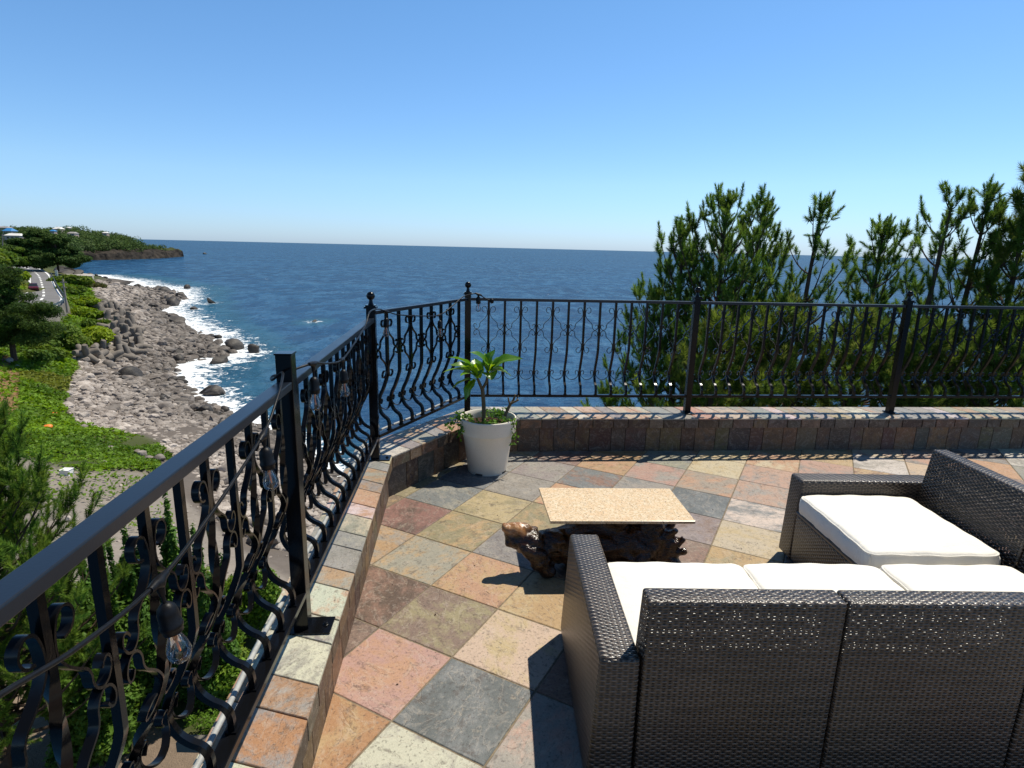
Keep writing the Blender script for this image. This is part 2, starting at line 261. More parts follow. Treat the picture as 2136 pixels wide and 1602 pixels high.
class MB:
    """collects shapes for one mesh"""
    def __init__(s): s.V = []; s.F = []; s.n = 0; s.mi = []; s.cm = 0; s.c = []; s.c2 = []; s.cc = None; s.cc2 = None
    def add(s, V, Fc):
        V = [tuple(v) for v in V]; s.V += V
        s.F += [[i+s.n for i in f] for f in Fc]; s.mi += [s.cm]*len(Fc); s.n += len(V)
        if s.cc is not None: s.c += [s.cc]*len(V); s.c2 += [s.cc2]*len(V)
        return s
    def box(s, c, size, ax=None):
        ax = np.eye(3) if ax is None else ax; h = np.array(size)/2; c = np.array(c, float)
        V = [c+ax[0]*h[0]*i+ax[1]*h[1]*j+ax[2]*h[2]*k for i in (-1, 1) for j in (-1, 1) for k in (-1, 1)]
        return s.add(V, [(0, 1, 3, 2), (4, 6, 7, 5), (0, 4, 5, 1), (2, 3, 7, 6), (0, 2, 6, 4), (1, 5, 7, 3)])
    def tube(s, pts, rad, k=8, cap=True, twist=None, sq=False, upv=None):
        pts = [np.array(p, float) for p in pts]; n = len(pts)
        rad = [rad]*n if np.isscalar(rad) else rad
        prev = None; rings = []
        for i in range(n):
            tg = pts[min(i+1, n-1)]-pts[max(i-1, 0)]; tg /= np.linalg.norm(tg)+1e-12
            if prev is None:
                a = np.array(upv, float) if upv is not None else (np.array([0, 0, 1.]) if abs(tg[2]) < .9 else np.array([1., 0, 0]))
            else: a = prev
            a = a-tg*(a@tg); a /= np.linalg.norm(a)+1e-12; prev = a; b = np.cross(tg, a)
            tw = twist[i] if twist is not None else 0
            o = math.pi/k if sq else 0
            rr = rad[i]*(math.sqrt(2) if sq else 1)
            rings.append([pts[i]+rr*(a*math.cos(2*math.pi*j/k+o+tw)+b*math.sin(2*math.pi*j/k+o+tw)) for j in range(k)])
        V = [v for r_ in rings for v in r_]
        Fc = [(i*k+j, i*k+(j+1) % k, (i+1)*k+(j+1) % k, (i+1)*k+j) for i in range(n-1) for j in range(k)]
        if cap: Fc += [tuple(range(k-1, -1, -1)), tuple((n-1)*k+j for j in range(k))]
        return s.add(V, Fc)
    def ribbon(s, P, n_out, thick, depth):
        """flat bar: P list of 3d points lying in a plane whose normal is n_out"""
        P = [np.array(p, float) for p in P]; N = len(P); V = []
        for i in range(N):
            tg = P[min(i+1, N-1)]-P[max(i-1, 0)]; tg /= np.linalg.norm(tg)+1e-12; m_ = np.cross(n_out, tg); m_ /= np.linalg.norm(m_)+1e-12
            for a, b in ((1, 1), (1, -1), (-1, -1), (-1, 1)): V.append(P[i]+m_*thick/2*a+n_out*depth/2*b)
        Fc = [(i*4+j, i*4+(j+1) % 4, (i+1)*4+(j+1) % 4, (i+1)*4+j) for i in range(N-1) for j in range(4)]+[(3, 2, 1, 0), tuple((N-1)*4+j for j in range(4))]
        return s.add(V, Fc)
    def lathe(s, prof, c=(0, 0, 0), k=24, ax=None, capb=True, capt=True):
        ax = np.eye(3) if ax is None else ax; c = np.array(c, float)
        V = [c+ax[0]*r_*math.cos(2*math.pi*j/k)+ax[1]*r_*math.sin(2*math.pi*j/k)+ax[2]*z for r_, z in prof for j in range(k)]
        n = len(prof); Fc = [(i*k+j, i*k+(j+1) % k, (i+1)*k+(j+1) % k, (i+1)*k+j) for i in range(n-1) for j in range(k)]
        if capb: Fc.append(tuple(range(k-1, -1, -1)))
        if capt: Fc.append(tuple((n-1)*k+j for j in range(k)))
        return s.add(V, Fc)
    def build(s, name, mat, parent=None, smooth=False, bevel=0.0):
        o = npmesh(name, np.array(s.V), s.F, mat, parent, smooth, col=s.c or None, col2=s.c2 or None, mi=s.mi)
        if bevel:
            b = o.modifiers.new('bevel', 'BEVEL'); b.width = bevel; b.segments = 2; b.limit_method = 'ANGLE'; b.angle_limit = R(40)
        if smooth:
            try: o.data.set_sharp_from_angle(angle=R(50))
            except Exception: pass
        return o
def spline(pts, per=6):
    P = [np.array(p, float) for p in pts]; out = []
    for i in range(len(P)-1):
        p0, p1, p2, p3 = P[max(i-1, 0)], P[i], P[i+1], P[min(i+2, len(P)-1)]
        for k in range(per):
            u = k/per; out.append(.5*((2*p1)+(-p0+p2)*u+(2*p0-5*p1+4*p2-p3)*u*u+(-p0+3*p1-3*p2+p3)*u**3))
    return out+[P[-1]]
def V2(a): return np.array(a, float)
def to_local(o, root):
    """child built in world coordinates -> parented without moving"""
    o.parent = root; o.matrix_parent_inverse = Matrix.Translation(-Vector(root.location)) if root.rotation_euler.z == 0 else root.matrix_basis.inverted()
    return o
# ================================================================ TERRACE
PALV = dict(pink=(.44, .26, .195), salmon=(.44, .235, .13), blue=(.18, .19, .19), dark=(.115, .12, .13), cream=(.50, .41, .27), yellow=(.45, .34, .17), olive=(.27, .225, .115),
    rust=(.36, .19, .07), brown=(.10, .062, .048), mauve=(.21, .135, .10), lav=(.25, .225, .205), sage=(.305, .285, .225), red=(.23, .125, .085), tan=(.42, .27, .12), white=(.57, .52, .43), grey=(.28, .26, .23))
CT = {(0, -1): ('mauve', 'olive'), (0, 0): ('salmon', 'tan'), (-1, -1): ('brown', 'red'), (-1, 0): ('sage', 'tan'), (-1, 1): ('olive', 'tan'), (0, 1): ('blue', 'grey'), (-2, 0): ('tan', 'grey'), (-2, 1): ('red', 'brown'), (-1, 2): ('yellow', 'olive'),
    (-2, 2): ('blue', 'sage'), (-1, 3): ('lav', 'grey'), (-1, 4): ('lav', 'grey'), (0, 4): ('blue', 'red'), (0, 5): ('tan', 'salmon'), (0, 3): ('salmon', 'yellow'), (0, 2): ('olive', 'tan'), (1, -1): ('cream', 'yellow'), (1, 0): ('tan', 'yellow'), (0, -2): ('pink', 'salmon'),
    (1, -2): ('dark', 'blue'), (0, -3): ('rust', 'tan'), (1, -3): ('white', 'grey'), (2, -2): ('grey', 'pink'), (-1, -2): ('brown', 'mauve'), (1, 5): ('pink', 'grey'), (2, 5): ('sage', 'salmon'), (2, 6): ('cream', 'yellow'), (2, 4): ('dark', 'blue'), (3, 4): ('white', 'blue'),
    (3, 5): ('pink', 'grey'), (3, 6): ('pink', 'lav'), (3, 3): ('cream', 'yellow'), (2, 3): ('lav', 'mauve'), (2, 2): ('mauve', 'red'), (3, 2): ('tan', 'olive'), (1, 4): ('sage', 'blue'), (2, 7): ('yellow', 'cream'), (3, 7): ('salmon', 'cream'), (4, 7): ('pink', 'lav'), (4, 8): ('yellow', 'tan'), (-2, 3): ('dark', 'blue'), (1, 1): ('brown', 'tan'), (1, 2): ('grey', 'olive')}
PALV = {k: tuple(np.array(v)*.94+np.array((.30, .25, .20))*.06) for k, v in PALV.items()}
PALW = {k: tuple((np.array(v)*.68+np.array((.20, .145, .10))*.22)*.50*np.array((1.16, .97, .82))) for k, v in PALV.items()}  # slate tones darkened and browned, the walls' shade put into the colour
KEYS = list(PALV)
To = V2((-.398016, 2.723304)); Ti = .4*V2((.884348, -.466828)); Tj = .4*V2((.466828, .884348))
KZ = .305
# inner foot of the parapet: left, chamfer, far
LN = V2((-.620, 1.40)); LA = V2((-.841, 3.804)); LB = V2((-.254, 4.779)); LC = V2((6.4, 5.354)); Ldir = (LA-LN)/np.linalg.norm(LA-LN); L0 = LN-Ldir*2.6
def clip(poly, a, b):
    """keep the part right of a->b"""
    n = V2((b[1]-a[1], -(b[0]-a[0]))); out = []
    for i in range(len(poly)):
        p, q = poly[i], poly[(i+1) % len(poly)]; dp, dq = (p-a)@n, (q-a)@n
        if dp >= 0: out.append(p)
        if dp*dq < 0: out.append(p+(q-p)*dp/(dp-dq))
    return out
def offl(a, b, o):
    n = V2((-(b[1]-a[1]), b[0]-a[0])); n /= np.linalg.norm(n); return a+n*o, b+n*o
mb = MB(); r_ = random.Random(3)
for i in range(-14, 16):
    for j in range(-14, 18):
        g = .0035/.4; cs = [(i+g, j+g), (i+1-g, j+g), (i+1-g, j+1-g), (i+g, j+1-g)]
        P = [To+Ti*a+Tj*b for a, b in cs]
        if P[0][1] < -3.2 or P[0][0] > 7.5: continue
        for a, b in (offl(L0, LA, .05), offl(LA, LB, .05), offl(LB, LC, .05)):
            if P: P = clip(P, a, b)
        if len(P) < 3: continue
        rr = random.Random(i*131+j*17+5)
        if (i, j) in CT: k1, k2 = CT[(i, j)]
        else: k1, k2 = rr.choice(KEYS), rr.choice(KEYS)
        mb.cc = (*[x*(.92+.16*rr.random()) for x in PALV[k1]], rr.random()); mb.cc2 = (*PALV[k2], 1)
        dz = [rr.uniform(-.0008, .0008) for _ in P]
        cen = sum(P)/len(P); e = .004
        n = len(P); V = [(*(p+(cen-p)/np.linalg.norm(cen-p)*e), d) for p, d in zip(P, dz)]+[(*p, d-.0022) for p, d in zip(P, dz)]+[(*p, -.012) for p in P]
        fc = [tuple(range(n))] if True else None
        fc += [(n+q, n+(q+1) % n, (q+1) % n, q) for q in range(n)]+[(2*n+q, 2*n+(q+1) % n, n+(q+1) % n, n+q) for q in range(n)]
        # orientation
        ar = sum(P[q][0]*P[(q+1) % n][1]-P[(q+1) % n][0]*P[q][1] for q in range(n))
        if ar < 0: fc = [tuple(reversed(f)) for f in fc]
        mb.add(V, fc)
tag(mb.build('terrace_floor', 'slate_floor'), kind='structure')
mb = MB(); pg = [offl(L0, LA, .06)[0], offl(LA, LB, .05)[0], offl(LA, LB, .05)[1], offl(LB, LC, .05)[1], V2((6.4, -3.4)), V2((-.3, -3.4))]
mb.add([(*p, -.0035) for p in pg], [tuple(range(len(pg)-1, -1, -1))]); tag(mb.build('terrace_grout', 'grout'), kind='structure')
# low parapet walls: slate-faced wall, grout core, slate coping
def inter(a, b, c, d):
    r1 = b-a; s1 = d-c; cr = r1[0]*s1[1]-r1[1]*s1[0]; tt = ((c-a)[0]*s1[1]-(c-a)[1]*s1[0])/cr; return a+r1*tt
OW = (.275, .33, .385)   # widths
il = [offl(L0, LA, -.03), offl(LA, LB, -.03), offl(LB, LC, -.03)]          # coping inner edge
ol = [offl(L0, LA, OW[0]-.03), offl(LA, LB, OW[1]-.03), offl(LB, LC, OW[2]-.03)]
wl = [(L0, LA), (LA, LB), (LB, LC)]
wo = [offl(L0, LA, OW[0]-.05), offl(LA, LB, OW[1]-.05), offl(LB, LC, OW[2]-.05)]
def joined(ls): return [ls[0][0], inter(*ls[0], *ls[1]), inter(*ls[1], *ls[2]), ls[2][1]]
IL, OL, WL, WO = joined(il), joined(ol), joined(wl), joined(wo)
labs = ['low slate-clad parapet wall running along the left side of the terrace', 'short angled slate-clad parapet wall behind the white flower pot', 'low slate-clad parapet wall along the far side of the terrace facing the sea']
pal_cap = ['white', 'grey', 'grey', 'sage', 'lav', 'cream', 'grey', 'white', 'lav', 'tan', 'salmon', 'sage']
pal_wall = ['brown', 'mauve', 'blue', 'dark', 'tan', 'grey', 'olive', 'red', 'brown', 'mauve', 'dark']
for k in range(3):
    a0, a1 = IL[k], IL[k+1]; b0, b1 = OL[k], OL[k+1]; L = np.linalg.norm(a1-a0); tdir = (a1-a0)/L
    root = empty('parapet_wall', (*((a0+a1)/2), 0), labs[k], 'wall', 'low slate-clad walls edging the terrace')
    core = MB(); q = [WL[k], WL[k+1], WO[k+1], WO[k]]; nn = V2((-(tdir[1]), tdir[0]))
    q = [WL[k]+nn*.012, WL[k+1]+nn*.012, WO[k+1]-nn*.004, WO[k]-nn*.004]
    for v in [[(*p, -.3) for p in q]+[(*p, KZ-.008) for p in q]]: core.add(v, [(3, 2, 1, 0), (4, 5, 6, 7), (0, 1, 5, 4), (1, 2, 6, 5), (2, 3, 7, 6), (3, 0, 4, 7)])
    to_local(core.build('mortar_core', 'grout'), root)
    rr = random.Random(11+k); cap = MB(); wall = MB()
    # coping tiles: boundaries run across, slightly alternating widths
    s = 0.0; cuts = [0]; i = 0
    pat = (.138, .20) if k == 0 else (.185, .13)
    while s < L-.05: s += pat[i % 2]*rr.uniform(.97, 1.03); i += 1; cuts.append(min(s, L))
    if L-cuts[-1] > 1e-6: cuts.append(L)
    for c0, c1 in zip(cuts[:-1], cuts[1:]):
        if c1-c0 < .01: continue
        g = .0025; f0, f1 = (c0+g)/L, (c1-g)/L
        A0, A1 = a0+(a1-a0)*f0, a0+(a1-a0)*f1; B0, B1 = b0+(b1-b0)*f0, b0+(b1-b0)*f1
        k1 = rr.choice(pal_cap)
        if k == 0 and 2.02 < L-0 and 1.40 < (A0[1]+A1[1])/2 < 1.60: k1 = 'rust'
        cap.cc = (*[x*rr.uniform(.88, 1.1) for x in PALV[k1]], rr.random()); cap.cc2 = (*PALV[rr.choice(['salmon', 'grey', 'cream', 'sage', 'rust', 'lav'])], 1)
        z1 = KZ+rr.uniform(-.0008, .0008); e = .003; n_ = V2((-tdir[1], tdir[0]))
        V = [(*(A0+tdir*e+n_*e), z1), (*(A1-tdir*e+n_*e), z1), (*(B1-tdir*e-n_*e), z1), (*(B0+tdir*e-n_*e), z1), (*A0, z1-.003), (*A1, z1-.003), (*B1, z1-.003), (*B0, z1-.003), (*A0, z1-.012), (*A1, z1-.012), (*B1, z1-.012), (*B0, z1-.012)]
        cap.add(V, [(0, 1, 2, 3), (4, 5, 1, 0), (5, 6, 2, 1), (6, 7, 3, 2), (7, 4, 0, 3), (8, 9, 5, 4), (9, 10, 6, 5), (10, 11, 7, 6), (11, 8, 4, 7)])
        # coping face tile (vertical strip, 68 mm)
        k1 = rr.choice(pal_wall+['salmon', 'tan', 'cream', 'grey']) if k else rr.choice(['tan', 'olive', 'yellow', 'grey', 'brown'])
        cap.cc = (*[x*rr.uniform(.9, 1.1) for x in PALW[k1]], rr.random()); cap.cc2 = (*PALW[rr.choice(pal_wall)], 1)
        I0, I1 = A0-n_*0.0+tdir*g, A1-tdir*g; J0, J1 = I0+n_*.012, I1+n_*.012; za, zb = KZ-.0145, KZ-.085
        V = [(*I0, za), (*I1, za), (*J1, za), (*J0, za), (*I0, zb), (*I1, zb), (*J1, zb), (*J0, zb)]
        cap.add(V, [(0, 1, 2, 3), (7, 6, 5, 4), (4, 5, 1, 0), (5, 6, 2, 1), (6, 7, 3, 2), (7, 4, 0, 3)])
        Q0, Q1 = B0, B1; J0, J1 = Q0-n_*.012, Q1-n_*.012
        V = [(*J0, za), (*J1, za), (*Q1, za), (*Q0, za), (*J0, zb), (*J1, zb), (*Q1, zb), (*Q0, zb)]
        cap.add(V, [(0, 1, 2, 3), (7, 6, 5, 4), (4, 5, 1, 0), (5, 6, 2, 1), (6, 7, 3, 2), (7, 4, 0, 3)])
    # soffit filler under coping overhang is the mortar; wall tiles on the inner face
    w0, w1 = WL[k], WL[k+1]; Lw = np.linalg.norm(w1-w0); s = 0; i = 0; cuts = [0]
    while s < Lw-.05: s += (.19, .125)[i % 2]*rr.uniform(.97, 1.03); i += 1; cuts.append(min(s, Lw))
    for c0, c1 in zip(cuts[:-1], cuts[1:]):
        if c1-c0 < .012: continue
        g = .003; A0, A1 = w0+tdir*(c0+g), w0+tdir*(c1-g); n_ = V2((-tdir[1], tdir[0])); k1 = rr.choice(pal_wall)
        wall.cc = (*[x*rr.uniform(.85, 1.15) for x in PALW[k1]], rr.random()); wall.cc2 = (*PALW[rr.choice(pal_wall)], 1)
        J0, J1 = A0+n_*.016, A1+n_*.016; za, zb = KZ-.0875, -.003
        V = [(*A0, za), (*A1, za), (*J1, za), (*J0, za), (*A0, zb), (*A1, zb), (*J1, zb), (*J0, zb)]
        wall.add(V, [(0, 1, 2, 3), (7, 6, 5, 4), (4, 5, 1, 0), (5, 6, 2, 1), (6, 7, 3, 2), (7, 4, 0, 3)])
    # overhang underside strip
    core2 = MB(); qa = [a0+nn*.012, a1+nn*.012, WL[k+1]+nn*.012, WL[k]+nn*.012]
    core2.add([(*p, KZ-.083) for p in qa]+[(*p, KZ-.0135) for p in qa], [(3, 2, 1, 0), (4, 5, 6, 7), (0, 1, 5, 4), (2, 3, 7, 6)])
    to_local(core2.build('mortar_bed', 'grout'), root)
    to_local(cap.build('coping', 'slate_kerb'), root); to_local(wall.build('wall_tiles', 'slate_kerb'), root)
# building under the terrace
mb = MB(); q = [OL[0]+V2((.03, 0)), OL[1]+V2((.03, -.02)), OL[2]+V2((.01, -.03)), OL[3]+V2((0, -.03)), V2((6.45, -9)), V2((OL[0][0]+.6, -9))]
n = len(q); mb.add([(*p, -11) for p in q]+[(*p, -.03) for p in q], [tuple((i, (i+1) % n, n+(i+1) % n, n+i)[::-1]) for i in range(n)]+[tuple(range(2*n-1, n-1, -1))])
bl = empty('building', (3, -2, -11), 'rendered building whose roof carries the slate terrace', 'building')
to_local(mb.build('wall', 'building_render'), bl)
lg = MB(); pl = at(437, 1552, -.55); lg.box((pl[0]+.03, pl[1], -.55), (.34, .05, .05)); to_local(lg.build('ledge', 'wall_concrete'), bl)

# ================================================================ RAILINGS
P1 = V2((-.767, 1.942)); PA = V2((-.911, 3.745)); PB = V2((-.386, 4.94)); PC = V2((1.583, 5.107)); PD = V2((3.522, 5.277)); PE = PD+(PD-PC)
P0 = P1-(PA-P1)/np.linalg.norm(PA-P1)*1.84; PM = P0-(PA-P1)/np.linalg.norm(PA-P1)*1.5
PROF = [(0, 1.285), (0, 1.1), (0, .90), (.006, .845), (.040, .755), (.066, .705), (.083, .650), (.080, .615), (.062, .580), (.038, .558), (.016, .546), (.003, .530), (-.003, .508), (-.004, .468)]
PS = spline(PROF, 6)
def off_at(z):
    zs = [p[1] for p in PS]; os_ = [p[0] for p in PS]
    return float(np.interp(-z, [-a for a in zs], os_))
S = .136
UP = [(.030, 1.184), (.043, 1.186), (.053, 1.196), (.057, 1.211), (.051, 1.226), (.038, 1.233), (.024, 1.227), (.0155, 1.208), (.0115, 1.184), (.013, 1.162), (.026, 1.138), (.046, 1.117), (.066, 1.100), (.074, 1.083), (.075, 1.066), (.083, 1.050), (.097, 1.041), (.112, 1.046), (.122, 1.060), (.124, 1.075), (.118, 1.087), (.108, 1.085), (.101, 1.073)]
LO = [(s_, 1.045-(z-1.045)*1.03-.012) for s_, z in UP]
GA = [(.030, .632), (.038, .648), (.036, .664), (.026, .671), (.016, .662), (.0115, .645), (.014, .622), (.026, .605), (.046, .593), (.068, .589)]
def railing(root, a, b, n_first, bars, lyre, handrail, sgn_out, near, ext=(0, 0)):
    """a->b plan line; bars: positions along; lyre: set of indices carrying the lyre scrolls"""
    t_ = (b-a)/np.linalg.norm(b-a); nn = V2((-t_[1], t_[0]))*sgn_out; L = np.linalg.norm(b-a)
    n3 = V2((nn[0], nn[1], 0)); t3 = V2((t_[0], t_[1], 0)); Z = V2((0, 0, 1))
    Pn = lambda s_, o_, z_: V2((*(a+t_*s_+nn*o_), z_))
    ax = np.array([t3, n3, Z])
    top = 1.262 if handrail else 1.302; zsh = .052 if handrail else 0
    m1 = MB(); wd, ht = (.049, .027) if handrail else (.034, .024)
    m1.box(Pn(L/2, 0, top-ht/2), (L-.054, wd, ht), ax); to_local(m1.build('top_rail', 'rail_paint', bevel=.003), root)
    m2 = MB(); m2.box(Pn(L/2, -.004, .458), (L-.054, .046 if handrail else .034, .022), ax); to_local(m2.build('bottom_rail', 'black_paint', bevel=.002), root)
    for bi, s_ in enumerate(bars):
        mb_ = MB(); pts = [Pn(s_, o_, min(z_, top-ht*.6)) for o_, z_ in PS]
        ly = bi in lyre
        tw = None
        pp = pts
        if ly and near:
            zz = np.linspace(top-ht*.6, .47, 90); pp = [Pn(s_, off_at(z_), z_) for z_ in zz]
            tw = [2*math.pi*min(max((1.10-z_)/.45, 0), 1)*1.0 for z_ in zz]
        mb_.tube(pp, .0082 if near else .0095, 4, twist=tw, sq=True, upv=n3)
        mb_.box(Pn(s_, -.004, .4715), (.028, .028, .005), ax)
        to_local(mb_.build('baluster', 'black_paint', smooth=True), root)
        if ly:
            ms = MB(); 
            for sg in (-1, 1):
                if (s_+sg*S) < -.02 or (s_+sg*S) > L+.02: continue
                for path in (UP, LO):
                    pth = spline([V2(p) for p in path], 3 if near else 2)
                    ms.ribbon([Pn(s_+sg*p[0], off_at(p[1]-zsh), p[1]-zsh) for p in pth], n3, (.0048), .017 if near else .015)
            to_local(ms.build('scroll', 'black_paint', smooth=True), root)
        # bottom garland to the next bar
        nx = bars[bi+1] if bi+1 < len(bars) else None
        if nx is not None and .1 < nx-s_ < .2:
            mg = MB(); half = spline([V2(p) for p in GA], 3 if near else 2); full = [(p[0], p[1]) for p in half]+[((nx-s_)-p[0], p[1]) for p in half[::-1][1:]]
            mg.ribbon([Pn(s_+p[0], off_at(p[1]), p[1]) for p in full], n3, (.0048), .017 if near else .015)
            to_local(mg.build('bottom_scroll', 'black_paint', smooth=True), root)
def post(root, p, top, w, ball, t_, plate=None):
    tx = V2((t_[0], t_[1], 0)); nx = V2((-t_[1], t_[0], 0)); ax = np.array([tx, nx, V2((0, 0, 1))])
    m = MB(); bt = top-.105 if ball else top
    m.box((*p, (KZ+bt)/2), (w, w, bt-KZ), ax)
    o = to_local(m.build('post', 'black_paint', bevel=.002), root)
    if ball:
        f = MB(); f.box((*p, bt+.006), (w+.022, w+.022, .012), ax); f.box((*p, bt+.017), (w+.008, w+.008, .010), ax)
        rb = .027; zc = top-rb; f.lathe([(.019, bt+.022), (.014, bt+.035), (.011, zc-rb+.004), (.013, zc-rb+.006)], (*p, 0), 20)
        f.lathe([(max(.001, rb*math.sin(math.pi*i/14)), zc-rb*math.cos(math.pi*i/14)) for i in range(15)], (*p, 0), 20)
        c = f.build('finial', 'black_paint', smooth=True); c.parent = o; 
    else:
        f = MB(); f.box((*p, top+.003), (w+.006, w+.006, .006), ax); c = f.build('cap', 'black_paint', bevel=.001); c.parent = o
    if plate:
        g = MB(); ox, oy, sx, sy = plate; cc = V2((*p, 0))+tx*ox+nx*oy; g.box((cc[0], cc[1], KZ+.0055), (sx, sy, .006), ax)
        for e in (-1, 1):
            bc = cc+tx*0-nx*(sy*.36)*1+tx*e*sx*.0
        bc = cc-nx*(sy*.33); g.lathe([(.012, KZ+.0085), (.012, KZ+.011), (.008, KZ+.0115), (.008, KZ+.018)], (bc[0], bc[1], 0), 6)
        c = g.build('base_plate', 'black_paint', bevel=.001); c.parent = o
    return o
ul = (PA-P1)/np.linalg.norm(PA-P1); uc = (PB-PA)/np.linalg.norm(PB-PA); uf = (PC-PB)/np.linalg.norm(PC-PB)
rL = empty('railing', (*P1, KZ), 'black wrought iron railing with flat handrail running along the left parapet toward the camera', 'railing', 'wrought iron railings around the terrace')
Ls = np.linalg.norm(P1-P0)
ys = [.05+0, .197, .335, .472, .605, .7385, .875, 1.022, 1.16, 1.286, 1.436, 1.568, 1.703, 1.838]
bs = [(y-P0[1])/ul[1] for y in ys if y > P0[1]+.05]; ysu = [y for y in ys if y > P0[1]+.05]
ly = {i for i, y in enumerate(ysu) if min(abs(y-q) for q in (.197, .472, .7385, 1.022, 1.286, 1.568, 1.838)) < .02}
railing(rL, P0, P1, 0, bs, ly, True, 1, True)
L2 = np.linalg.norm(PA-P1); n2 = 12; bs = [.095+i*(L2-.17)/n2 for i in range(n2+1)]; railing(rL, P1, PA, 0, bs, {i for i in range(n2+1) if i % 2 == 1}, True, 1, True)
bs = [.08+i*.136 for i in range(10)]; railing(rL, PM, P0, 0, bs, {1, 3, 5, 7, 9}, True, 1, False)
post(rL, P0, 1.352, .053, False, ul, (0, -.035, .10, .15)); post(rL, P1, 1.352, .053, False, ul, (-.0, -.035, .10, .15)); post(rL, PA, 1.426, .056, True, ul, (0, -.03, .10, .14))
rC = empty('railing', (*PA, KZ), 'short angled wrought iron railing between two ball-topped posts behind the flower pot', 'railing', 'wrought iron railings around the terrace')
L3 = np.linalg.norm(PB-PA); bs = [.146+i*.1290 for i in range(8)]; bs = [b*L3/1.186*.995 for b in bs]; railing(rC, PA, PB, 0, bs, {0, 2, 4, 6}, False, 1, False)
rF = empty('railing', (*PB, KZ), 'long wrought iron railing along the far parapet in front of the sea and pines', 'railing', 'wrought iron railings around the terrace')
for a, b in ((PB, PC), (PC, PD), (PD, PE)):
    L = np.linalg.norm(b-a); n = 13; s0 = .175 if a is PB else .12; st = .1365 if a is PB else (L-.24)/13
    bs = [s0+i*st for i in range(14) if s0+i*st < L-.06]; railing(rF, a, b, 0, bs, {i for i in range(len(bs)) if i % 2 == (0 if a is PB else 1)}, False, 1, False)
post(rF, PB, 1.434, .052, True, uf); post(rF, PC, 1.428, .052, True, uf, (0, -.02, .09, .12)); post(rF, PD, 1.428, .052, True, uf, (0, -.02, .09, .12)); post(rF, PE, 1.428, .052, True, uf)
# white ribbed tube light lying behind the bottom rails
rp = empty('rope_light', (*P1, KZ), 'white ribbed tube light lying along the bottom rail of the left railing', 'rope light')
def ropeseg(a, b, rib):
    t_ = (b-a)/np.linalg.norm(b-a); nn = V2((-t_[1], t_[0])); L = np.linalg.norm(b-a); n = int(L/.0035) if rib else int(L/.05)
    ss = np.linspace(.04, L-.04, n); m = MB()
    m.tube([(*(a+t_*s_+nn*(.045+.004*math.sin(s_*9))), .462+.004*math.sin(s_*5+1)) for s_ in ss], [.0075+(.0014 if i % 2 else 0) if rib else .008 for i in range(n)], 10); to_local(m.build('tube', 'white_tube', smooth=True), rp)
ropeseg(P0, P1, True); ropeseg(P1, PA, True); ropeseg(PA, PB, False)
# ================================================================ STRING LIGHTS
st = empty('string_light', (*P1, KZ), 'black festoon cord with clear filament bulbs draped along the left and angled railings', 'string lights')
def lf(px, py, a, b, o=.05):
    t_ = (b-a)/np.linalg.norm(b-a); nn = V2((t_[1], -t_[0])); return atplane(px, py, a+nn*o, b+nn*o)
cp = [lf(-120, 1545, P0, P1), lf(0, 1450, P0, P1), lf(170, 1345, P0, P1), lf(330, 1213, P0, P1), lf(440, 1072, P0, P1), lf(548, 908, P0, P1), lf(578, 832, P0, P1, .045), lf(587, 800, P0, P1, .034), lf(589, 777, P0, P1, .004), V2((P1[0]-.030, P1[1]-.046, 1.272)), V2((P1[0]-.048, P1[1]+.0, 1.274)), V2((P1[0]-.030, P1[1]+.05, 1.274)), lf(653, 758, P1, PA), lf(685, 758, P1, PA), lf(714, 750, P1, PA), lf(740, 715, P1, PA), lf(762, 680, P1, PA, .05), lf(772, 650, P1, PA, .055),
      lf(790, 645, PA, PB, .05), lf(806, 650, PA, PB, .04), lf(835, 657, PA, PB, .035), lf(880, 659, PA, PB, .035), lf(917, 657, PA, PB, .035), lf(945, 637, PA, PB, .035), lf(966, 619, PA, PB, .04), lf(985, 613, PB, PC, .045), lf(998, 614, PB, PC, .04), lf(1012, 622, PB, PC, .03), lf(1026, 628, PB, PC, .03)]
m = MB(); m.tube(spline(cp, 6), .0042, 8); to_local(m.build('cord', 'black_rubber', smooth=True), st)
m = MB(); e = cp[-1]; m.lathe([(.006, -.02), (.016, -.012), (.018, .012), (.010, .02)], e, 14); to_local(m.build('end_plug', 'black_rubber', smooth=True), st)
bulbs = [(3, .045, 1.0), (5, .035, 1), (12, .05, 1), (14, .045, 1), (19, .04, 1), (22, .04, 1), (26, .015, 1)]
BS = .84
